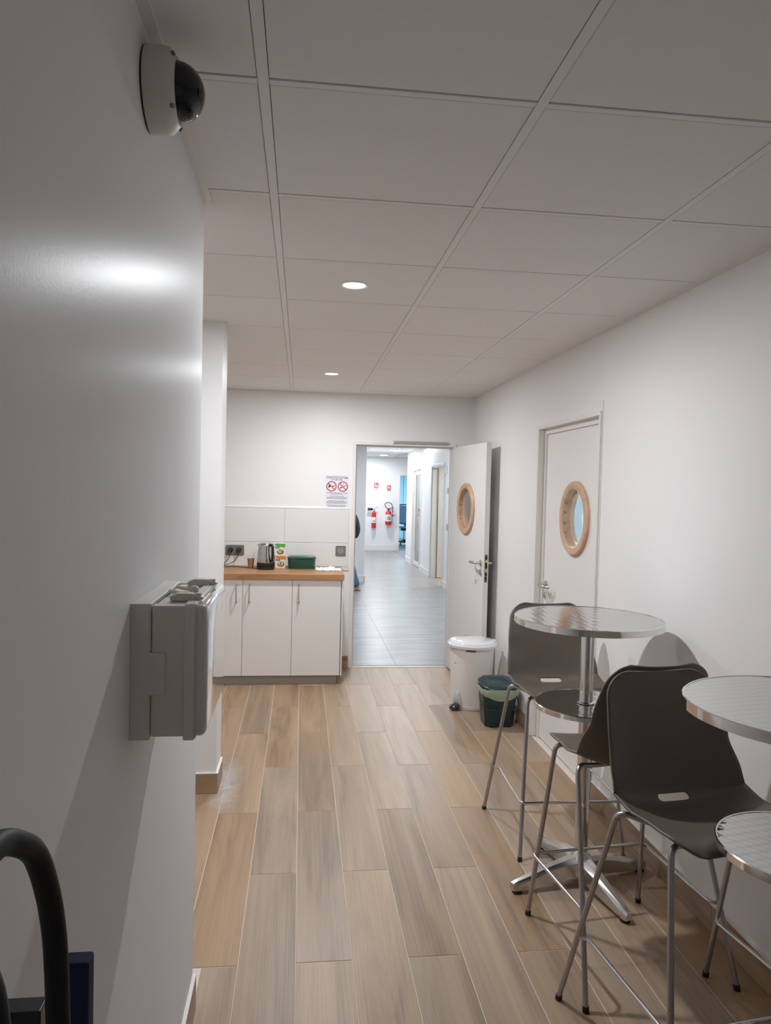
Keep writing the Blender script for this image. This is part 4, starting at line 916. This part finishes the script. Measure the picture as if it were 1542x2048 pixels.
def make_stool(label, loc, rotz):
    t = thing('bar_stool', label, 'bar stool', loc, rotz, 'bar stools at the round tables')
    bm = make_shell(); at(bm, (0, -Y0S, 0))
    sh = link('seat_shell', bm, M_SHELL, t, smooth=True, auto=60)
    so = sh.modifiers.new('thick', 'SOLIDIFY'); so.thickness = 0.0065; so.offset = -1.0
    ZT = 0.7015; r = 0.0088
    for sx in (-1, 1):
        rear = [sp(sx*0.273, 0.0, 0.006), sp(sx*0.215, 0.212, ZT), sp(sx*0.13, 0.262, ZT-0.024), sp(sx*0.012, 0.285, ZT-0.028)]
        front = [sp(sx*0.236, 0.53, 0.006), sp(sx*0.190, 0.430, ZT), sp(sx*0.12, 0.408, ZT-0.014), sp(sx*0.012, 0.395, ZT-0.016)]
        for pth in (rear, front):
            lg = link('leg', tube(fillet(pth, 0.036, 7), r, 12), M_TUBE, t, smooth=True)
            d = (Vector(pth[1])-Vector(pth[0])).normalized()
            link('foot_cap', tube([Vector(pth[0])-Vector((0, 0, 0.0055)), Vector(pth[0])+d*0.012], 0.0108, 12), M_RUBBER, lg, smooth=True)
    zf = 0.250
    fr = [sp(0.252, 0.080, zf), sp(0.228, 0.100, zf), sp(0.234, 0.508, zf), sp(-0.234, 0.508, zf), sp(-0.228, 0.100, zf), sp(-0.252, 0.080, zf)]
    link('footrest', tube(fillet(fr, 0.022, 6), 0.0060, 10), M_ROD, t, smooth=True)
    link('seat_mount', B(-0.055, 0.055, 0.270-Y0S, 0.400-Y0S, ZT-0.0185, ZT-0.0150), M_BLACK, t)
    return t
def stool_pose(rear_mid, front_mid):
    r_, f_ = Vector(rear_mid), Vector(front_mid); d = (f_-r_).normalized(); c = r_+d*Y0S
    return (c.x, c.y, 0.0), math.atan2(-d.x, d.y)
l1, a1 = stool_pose((1.235, 3.615), (1.2245, 3.085))
stool1 = make_stool('taupe bar stool at the far side of the farther round table, facing the viewer', l1, a1)
l2, a2 = stool_pose((1.19, 2.1875), (1.1335, 2.7135))
dup(stool1, l2, a2, 'taupe bar stool facing away, its back just behind the nearest stool')
l3, a3 = stool_pose((1.124, 2.2585), (1.191, 1.733))
dup(stool1, l3, a3, 'nearest taupe bar stool, facing the viewer beside the closer round table')

# ------------------------------------------------------------------ high round tables
def make_table(label, loc, rotz):
    t = thing('high_table', label, 'table', loc, rotz, 'round steel high tables')
    for nm, r, zt, th in (('table_top', 0.303, 1.113, 0.026), ('lower_shelf', 0.212, 0.755, 0.020)):
        link(nm, lathe([(0.001, zt-0.004), (r-0.006, zt-0.004), (r-0.006, zt-0.0008), (0.001, zt-0.0008)], 'z', n=72), M_WHORL, t)
        link('edge_band', lathe([(r-0.0062, zt-0.0035), (r-0.0062, zt+0.0006), (r-0.003, zt+0.0012), (r, zt-0.001), (r, zt-th), (r-0.004, zt-th-0.001), (r-0.03, zt-th), (r-0.03, zt-0.0045), (r-0.0062, zt-0.0045)], 'z', n=72, cap=False), M_CHROME, t, smooth=True)
        link('underside', lathe([(0.03, zt-th+0.002), (r-0.031, zt-th+0.002), (r-0.031, zt-0.0046), (0.03, zt-0.0046)], 'z', n=48), M_BLACK, t)
    link('column', lathe([(0.0275, 0.757), (0.0275, 1.084)], 'z', n=32), M_CHROME, t, smooth=True)
    link('column', lathe([(0.0265, 0.10), (0.0265, 0.733)], 'z', n=32), M_CHROME, t, smooth=True)
    link('collar', lathe([(0.0276, 0.7562), (0.036, 0.7562), (0.036, 0.760), (0.0276, 0.763)], 'z', n=32, cap=False), M_CHROME, t, smooth=True)
    link('top_spider', lathe([(0.09, 1.0865), (0.09, 1.078), (0.032, 1.070), (0.028, 1.070)], 'z', n=32), M_CAST, t, smooth=True)
    link('hub', lathe([(0.060, 0.045), (0.058, 0.085), (0.045, 0.108), (0.034, 0.122), (0.030, 0.132), (0.0268, 0.135)], 'z', n=32), M_CAST, t, smooth=True)
    for k in range(4):
        a = k*PI/2; ca, sa_ = math.cos(a), math.sin(a); rings = []
        for r_, hw, zt, zb in ((0.02, 0.040, 0.112, 0.034), (0.07, 0.033, 0.108, 0.034), (0.14, 0.027, 0.094, 0.026), (0.22, 0.022, 0.070, 0.018), (0.30, 0.019, 0.050, 0.0135), (0.322, 0.015, 0.042, 0.0135)):
            sec = [(-hw, zb), (-hw*0.98, zt-0.014), (-hw*0.60, zt-0.002), (-hw*0.5, zt), (hw*0.5, zt), (hw*0.60, zt-0.002), (hw*0.98, zt-0.014), (hw, zb)]
            rings.append([(r_*ca-q*sa_, r_*sa_+q*ca, z_) for q, z_ in sec])
        lg = link('leg', loft(rings), M_CAST, t, smooth=True, auto=28)
        link('foot_pad', lathe([(0.019, 0.0), (0.021, 0.003), (0.020, 0.009), (0.012, 0.0135)], 'z', (0.298*ca, 0.298*sa_, 0), 18), M_RUBBER, lg, smooth=True)
    return t
tb = make_table('round steel high table with lower shelf, the farther of the two', (1.195, 2.912, 0), math.radians(12.5))
dup(tb, (1.272, 1.668, 0), math.radians(52), 'round steel high table with lower shelf, closest to the viewer and cut by the frame')

# ------------------------------------------------------------------ wall camera and plastic wall box
vc = thing('dome_camera', 'white dome security camera high on the near left wall under the ceiling', 'security camera', (XL, 1.462, 2.374))
link('gasket', lathe([(0.0745, 0.0), (0.0745, 0.003)], 'x', n=48), M_BLACK, vc)
link('housing', lathe([(0.0760, 0.0035), (0.0770, 0.006), (0.0760, 0.036), (0.0735, 0.044), (0.0590, 0.0580), (0.0545, 0.0585), (0.0545, 0.050)], 'x', n=56), M_CAMW, vc, smooth=True, auto=35)
hemi = [(0.0535*math.cos(a), 0.0565+0.050*math.sin(a)) for a in [PI/2*k/14 for k in range(15)]]
link('dome', lathe([(0.0535, 0.0505)]+hemi[:-1]+[(0.0005, 0.1065)], 'x', n=48), mat('smoked_dome', (0.006, 0.007, 0.014), 0.06, spec=0.5), vc, smooth=True, auto=80)
link('lens_ring', lathe([(0.012, 0.0), (0.014, 0.0015), (0.012, 0.003)], 'x', (0.0975, -0.016, -0.006), 20), M_BLACK, vc)
for a in (0.75, 2.35, 3.95, 5.5):
    c_ = (0.0525, 0.0655*math.cos(a), 0.0655*math.sin(a))
    link('screw_hole', tube([Vector(c_), Vector(c_)+Vector((0.0035, 0.0022*math.cos(a), 0.0022*math.sin(a)))], 0.0042, 12), mat('screw_grey', (0.16, 0.155, 0.15), 0.5, metal=0.5), vc)

ex = thing('enclosure_box', 'grey plastic enclosure box with clips on top on the near left wall', 'wall box', (XL, 1.376, 1.155))
bw, bh = 0.325, 0.252
link('back_frame', prism([(0, 0), (0.034, 0), (0.034, 0.083), (0.0625, 0.085), (0.0625, 0.160), (0.034, 0.162), (0.034, bh), (0, bh)], 'y', -0.004, 0.0), M_GREYP, ex, bevel=0.001)
link('back_tray', B(0.0002, 0.036, 0.0005, bw+0.003, -0.001, bh), M_GREYP, ex, bevel=0.002)
link('case', B(0.0365, 0.100, 0.0, bw, 0.004, bh-0.004), M_GREYP2, ex, bevel=0.004)
link('seal_rib', prism([(p[0]-0.004+0.0, p[1]-0.004) for p in rrect(0, bw+0.008, 0, bh+0.004, 0.010, 4)], 'x', 0.096, 0.1150), M_GREYP, ex, bevel=0.0015)
link('seal_rib', prism([(p[0]-0.0015, p[1]-0.0015) for p in rrect(0, bw+0.003, 0, bh+0.001, 0.010, 4)], 'x', 0.1152, 0.1175), M_GREYP2, ex)
fr_ = []
for x_, ins in ((0.1177, 0.0), (0.127, 0.0), (0.1325, 0.0022), (0.1360, 0.0065), (0.1375, 0.012)):
    fr_.append([(x_, p[0], p[1]) for p in rrect(ins, bw-ins, 0.002+ins, bh-0.004-ins, 0.014, 5)])
link('front_cover', loft(fr_), M_GLOSSP, ex, smooth=True, auto=50)
def clip(y0, xa, xb):
    zt = bh-0.0035; L_ = xb-xa
    body = prism([(xa, zt+0.001), (xb-0.010, zt+0.001), (xb, zt+0.006), (xb-0.002, zt+0.009), (xa+L_*0.62, zt+0.0155), (xa+L_*0.18, zt+0.0155), (xa-0.002, zt+0.009)], 'y', y0, y0+0.020)
    c = link('clip', body, M_GREYP2, ex, bevel=0.0015)
    link('clip_slot', B(xa+L_*0.52, xb-0.006, y0+0.006, y0+0.014, zt+0.010, zt+0.0152), M_GREYP, c)
    link('clip_pin', B(xa+L_*0.62, xa+L_*0.75, y0-0.004, y0+0.024, zt+0.002, zt+0.009), M_GREYP, c, bevel=0.001)
clip(0.047, 0.062, 0.124)
clip(0.262, 0.062, 0.126)
zt = bh-0.001
link('seal_loop', tube(fillet([(0.086, 0.150, zt+0.006), (0.066, 0.158, zt+0.008), (0.050, 0.185, zt+0.008), (0.046, 0.128, zt+0.006), (0.074, 0.108, zt+0.004), (0.084, 0.118, zt+0.005)], 0.010), 0.0036, 8), M_GREYP2, ex, smooth=True)
link('seal_post', lathe([(0.0095, zt-0.002), (0.0095, zt+0.010), (0.006, zt+0.013)], 'z', (0.091, 0.155, 0), 14), M_GREYP2, ex, smooth=True)
link('slot_line', B(0.040, 0.0425, 0.03, 0.30, bh-0.0042, bh-0.0030), MATS['gap_dark'], ex)
link('slot_line', B(0.040, 0.056, 0.302, 0.306, bh-0.0042, bh-0.0030), MATS['gap_dark'], ex)

# ------------------------------------------------------------------ black trolley with hoop handle at the lower left edge
tr = thing('hand_trolley', 'black tubular trolley hoop rising at the lower left edge of the view', 'trolley', (-0.22, 0.59, 0))
hp_ = [(0.075, 0.115, 0.06), (0.045, 0.113, 0.60), (0.008, 0.111, 1.05), (0.002, 0.110, 1.166), (-0.001, 0.110, 1.209), (-0.004, 0.100, 1.2528), (-0.008, 0.080, 1.2957), (-0.012, 0.050, 1.321), (-0.016, 0.020, 1.3345), (-0.015, -0.020, 1.335), (-0.004, -0.060, 1.324), (0.012, -0.087, 1.307), (0.030, -0.105, 1.270), (0.040, -0.112, 1.10), (0.060, -0.113, 0.60), (0.075, -0.115, 0.06)]
link('hoop', tube(smooth_path(hp_, 6), 0.0108, 14), mat('black_soft_grip', (0.004, 0.004, 0.005), 0.55, spec=0.3), tr, smooth=True)
for z_, x_ in ((0.30, 0.062), (0.72, 0.040)): link('cross_bar', tube([(x_, -0.113, z_), (x_, 0.113, z_)], 0.009, 10), M_BLACK, tr, smooth=True)
link('toe_plate', B(0.03, 0.20, -0.115, 0.115, 0.045, 0.056), M_BLACK, tr, bevel=0.003)
for y_ in (-0.14, 0.14): link('wheel', lathe([(0.030, -0.013), (0.055, -0.012), (0.055, 0.012), (0.030, 0.013)], 'y', (0.04, y_, 0.055), 28), M_RUBBER, tr, smooth=True)
link('axle', tube([(0.04, -0.15, 0.055), (0.04, 0.15, 0.055)], 0.006, 8), M_TUBE, tr)
fb = thing('fabric_folder', 'narrow navy blue fabric folder standing behind the black hoop', 'folder', (-0.216, 0.775, 0))
link('panel', at(B(-0.0190, 0.009, -0.010, 0.012, 0.0, 1.134), (0.0, 0, 0)), mat('navy_fabric', (0.008, 0.014, 0.055), 0.85, bump=(900, 0.0004)), fb, bevel=0.003)
hk = thing('wall_bracket', 'small black bracket on the near left wall behind the trolley hoop', 'bracket', (XL, 0.78, 1.05))
link('plate', B(0.0, 0.006, -0.02, 0.02, -0.06, 0.03), M_BLACK, hk)
link('arm', B(0.0065, 0.050, -0.012, 0.012, -0.01, 0.034), M_BLACK, hk, bevel=0.002)

# ------------------------------------------------------------------ person in the hall, mostly hidden by the door jamb
def skin_mesh(name, joints, edges, m, parent=None, sub=2):
    bm = bmesh.new(); vs = [bm.verts.new(j[0]) for j in joints]
    for a, b in edges: bm.edges.new((vs[a], vs[b]))
    me = bpy.data.meshes.new(name); bm.to_mesh(me); bm.free(); me.materials.append(m)
    o = bpy.data.objects.new(name, me); C.objects.link(o)
    if parent: o.parent = parent
    sk = o.modifiers.new('skin', 'SKIN'); sk.use_smooth_shade = True
    for i, j in enumerate(joints):
        me.skin_vertices[0].data[i].radius = (j[1], j[1] if len(j) < 3 else j[2])
        me.skin_vertices[0].data[i].use_root = (i == 0)
    ss_ = o.modifiers.new('sub', 'SUBSURF'); ss_.levels = sub; ss_.render_levels = sub
    return o
M_SKIN = mat('skin', (0.55, 0.33, 0.25), 0.5); M_JEAN = mat('denim', (0.06, 0.14, 0.26), 0.85, noise=(60, 0.15)); M_TOP = mat('charcoal_knit', (0.028, 0.030, 0.034), 0.85)
pn = thing('person', 'person in blue jeans and dark top, mostly hidden behind the doorway edge in the hall', 'person', (0.715, 11.63, 0))
J = [((0, 0, 0.93), 0.075, 0.065), ((-0.01, 0, 1.10), 0.070, 0.060), ((-0.03, 0, 1.30), 0.095, 0.075), ((-0.045, 0, 1.44), 0.055, 0.06), ((-0.055, 0, 1.50), 0.050, 0.052),
     ((-0.070, 0, 1.565), 0.078, 0.072), ((-0.065, 0, 1.64), 0.080, 0.074), ((-0.060, 0, 1.69), 0.050, 0.045),                                    # 5..7 head
     ((-0.03, -0.17, 1.385), 0.050), ((0.120, -0.215, 1.13), 0.040), ((0.130, -0.205, 0.88), 0.027), ((0.105, -0.200, 0.80), 0.028, 0.016),             # 8..11
     ((-0.03, 0.17, 1.385), 0.050), ((-0.09, 0.22, 1.12), 0.040), ((-0.20, 0.19, 0.92), 0.027), ((-0.225, 0.185, 0.87), 0.028, 0.016),                 # 12..15
     ((0.02, -0.085, 0.86), 0.065), ((0.062, -0.085, 0.49), 0.050), ((0.205, -0.085, 0.10), 0.037), ((0.205, -0.085, 0.038), 0.034), ((0.06, -0.095, 0.026), 0.034, 0.020),   # 16..20
     ((-0.02, 0.085, 0.86), 0.065), ((-0.16, 0.085, 0.50), 0.055), ((-0.20, 0.085, 0.10), 0.037), ((-0.21, 0.085, 0.038), 0.034), ((-0.35, 0.095, 0.026), 0.034, 0.020)]     # 21..25
E_ = [(0, 1), (1, 2), (2, 3), (3, 4), (4, 5), (5, 6), (6, 7), (2, 8), (8, 9), (9, 10), (10, 11), (2, 12), (12, 13), (13, 14), (14, 15),
      (0, 16), (16, 17), (17, 18), (18, 19), (19, 20), (0, 21), (21, 22), (22, 23), (23, 24), (24, 25)]
skin_mesh('body', J, E_, M_SKIN, pn)
for hi in (11, 15):
    b_p = Vector(J[hi][0]); dn = (b_p-Vector(J[hi-1][0])).normalized()
    for q in range(4):
        o_p = b_p+Vector((0.010*(q-1.5)*1.3, 0, 0))
        e = o_p+dn*(0.075+0.012*(1 if q in (1, 2) else 0)-0.012*(q == 3)); mid = o_p.lerp(e, 0.5)
        skin_mesh('finger', [(o_p, 0.008), (mid, 0.0078), (e+Vector((-0.010, 0, 0)), 0.006)], [(0, 1), (1, 2)], M_SKIN, pn, 1)
    skin_mesh('thumb', [(b_p-dn*0.02+Vector((-0.015, 0, 0)), 0.010), (b_p+dn*0.02+Vector((-0.034, 0.0, 0)), 0.009), (b_p+dn*0.05+Vector((-0.036, 0, 0)), 0.007)], [(0, 1), (1, 2)], M_SKIN, pn, 1)
T = [((0, 0, 0.80), 0.165, 0.140), ((-0.005, 0, 0.95), 0.155, 0.125), ((-0.01, 0, 1.08), 0.135, 0.11), ((-0.03, 0, 1.30), 0.138, 0.105), ((-0.043, 0, 1.42), 0.075, 0.075),
     ((-0.03, -0.17, 1.385), 0.062), ((0.135, -0.215, 1.13), 0.056), ((0.168, -0.205, 0.96), 0.054), ((0.130, -0.205, 0.84), 0.040),
     ((-0.03, 0.17, 1.385), 0.062), ((-0.09, 0.22, 1.12), 0.054), ((-0.19, 0.195, 0.94), 0.040)]
skin_mesh('sweater', T, [(0, 1), (1, 2), (2, 3), (3, 4), (3, 5), (5, 6), (6, 7), (7, 8), (3, 9), (9, 10), (10, 11)], M_TOP, pn)
K = [((0, 0, 0.95), 0.135, 0.110), ((0.02, -0.085, 0.82), 0.098), ((0.060, -0.085, 0.48), 0.068), ((0.135, -0.085, 0.22), 0.064), ((0.178, -0.085, 0.055), 0.078),
     ((-0.02, 0.085, 0.82), 0.098), ((-0.155, 0.085, 0.48), 0.072), ((-0.19, 0.085, 0.20), 0.072), ((-0.20, 0.085, 0.055), 0.078)]
skin_mesh('jeans', K, [(0, 1), (1, 2), (2, 3), (3, 4), (0, 5), (5, 6), (6, 7), (7, 8)], M_JEAN, pn)
skin_mesh('hair', [((-0.005, 0, 1.50), 0.070, 0.085), ((-0.015, 0, 1.58), 0.100, 0.105), ((-0.035, 0, 1.67), 0.105, 0.108), ((-0.050, 0, 1.725), 0.085, 0.085)], [(0, 1), (1, 2), (2, 3)], mat('dark_hair', (0.04, 0.025, 0.018), 0.6), pn)
for sy in (-1, 1): link('eye', lathe([(0.001, -0.004), (0.009, 0.0), (0.001, 0.004)], 'x', (-0.140, sy*0.030, 1.60), 12), M_INK, pn, smooth=True)
skin_mesh('nose', [((-0.135, 0, 1.60), 0.008), ((-0.158, 0, 1.572), 0.012)], [(0, 1)], M_SKIN, pn, 1)
link('mouth', B(-0.1475, -0.1400, -0.020, 0.020, 1.545, 1.552), mat('lip', (0.40, 0.15, 0.13), 0.5), pn, bevel=0.002)
for fx, fy in ((0.205, -0.085), (-0.21, 0.085)):
    link('sandal', prism([(p[0]+fx-0.09, p[1]+fy-0.005) for p in rrect(-0.13, 0.13, -0.045, 0.045, 0.04)], 'z', 0.0, 0.014), mat('sandal_brown', (0.20, 0.09, 0.06), 0.6), pn)
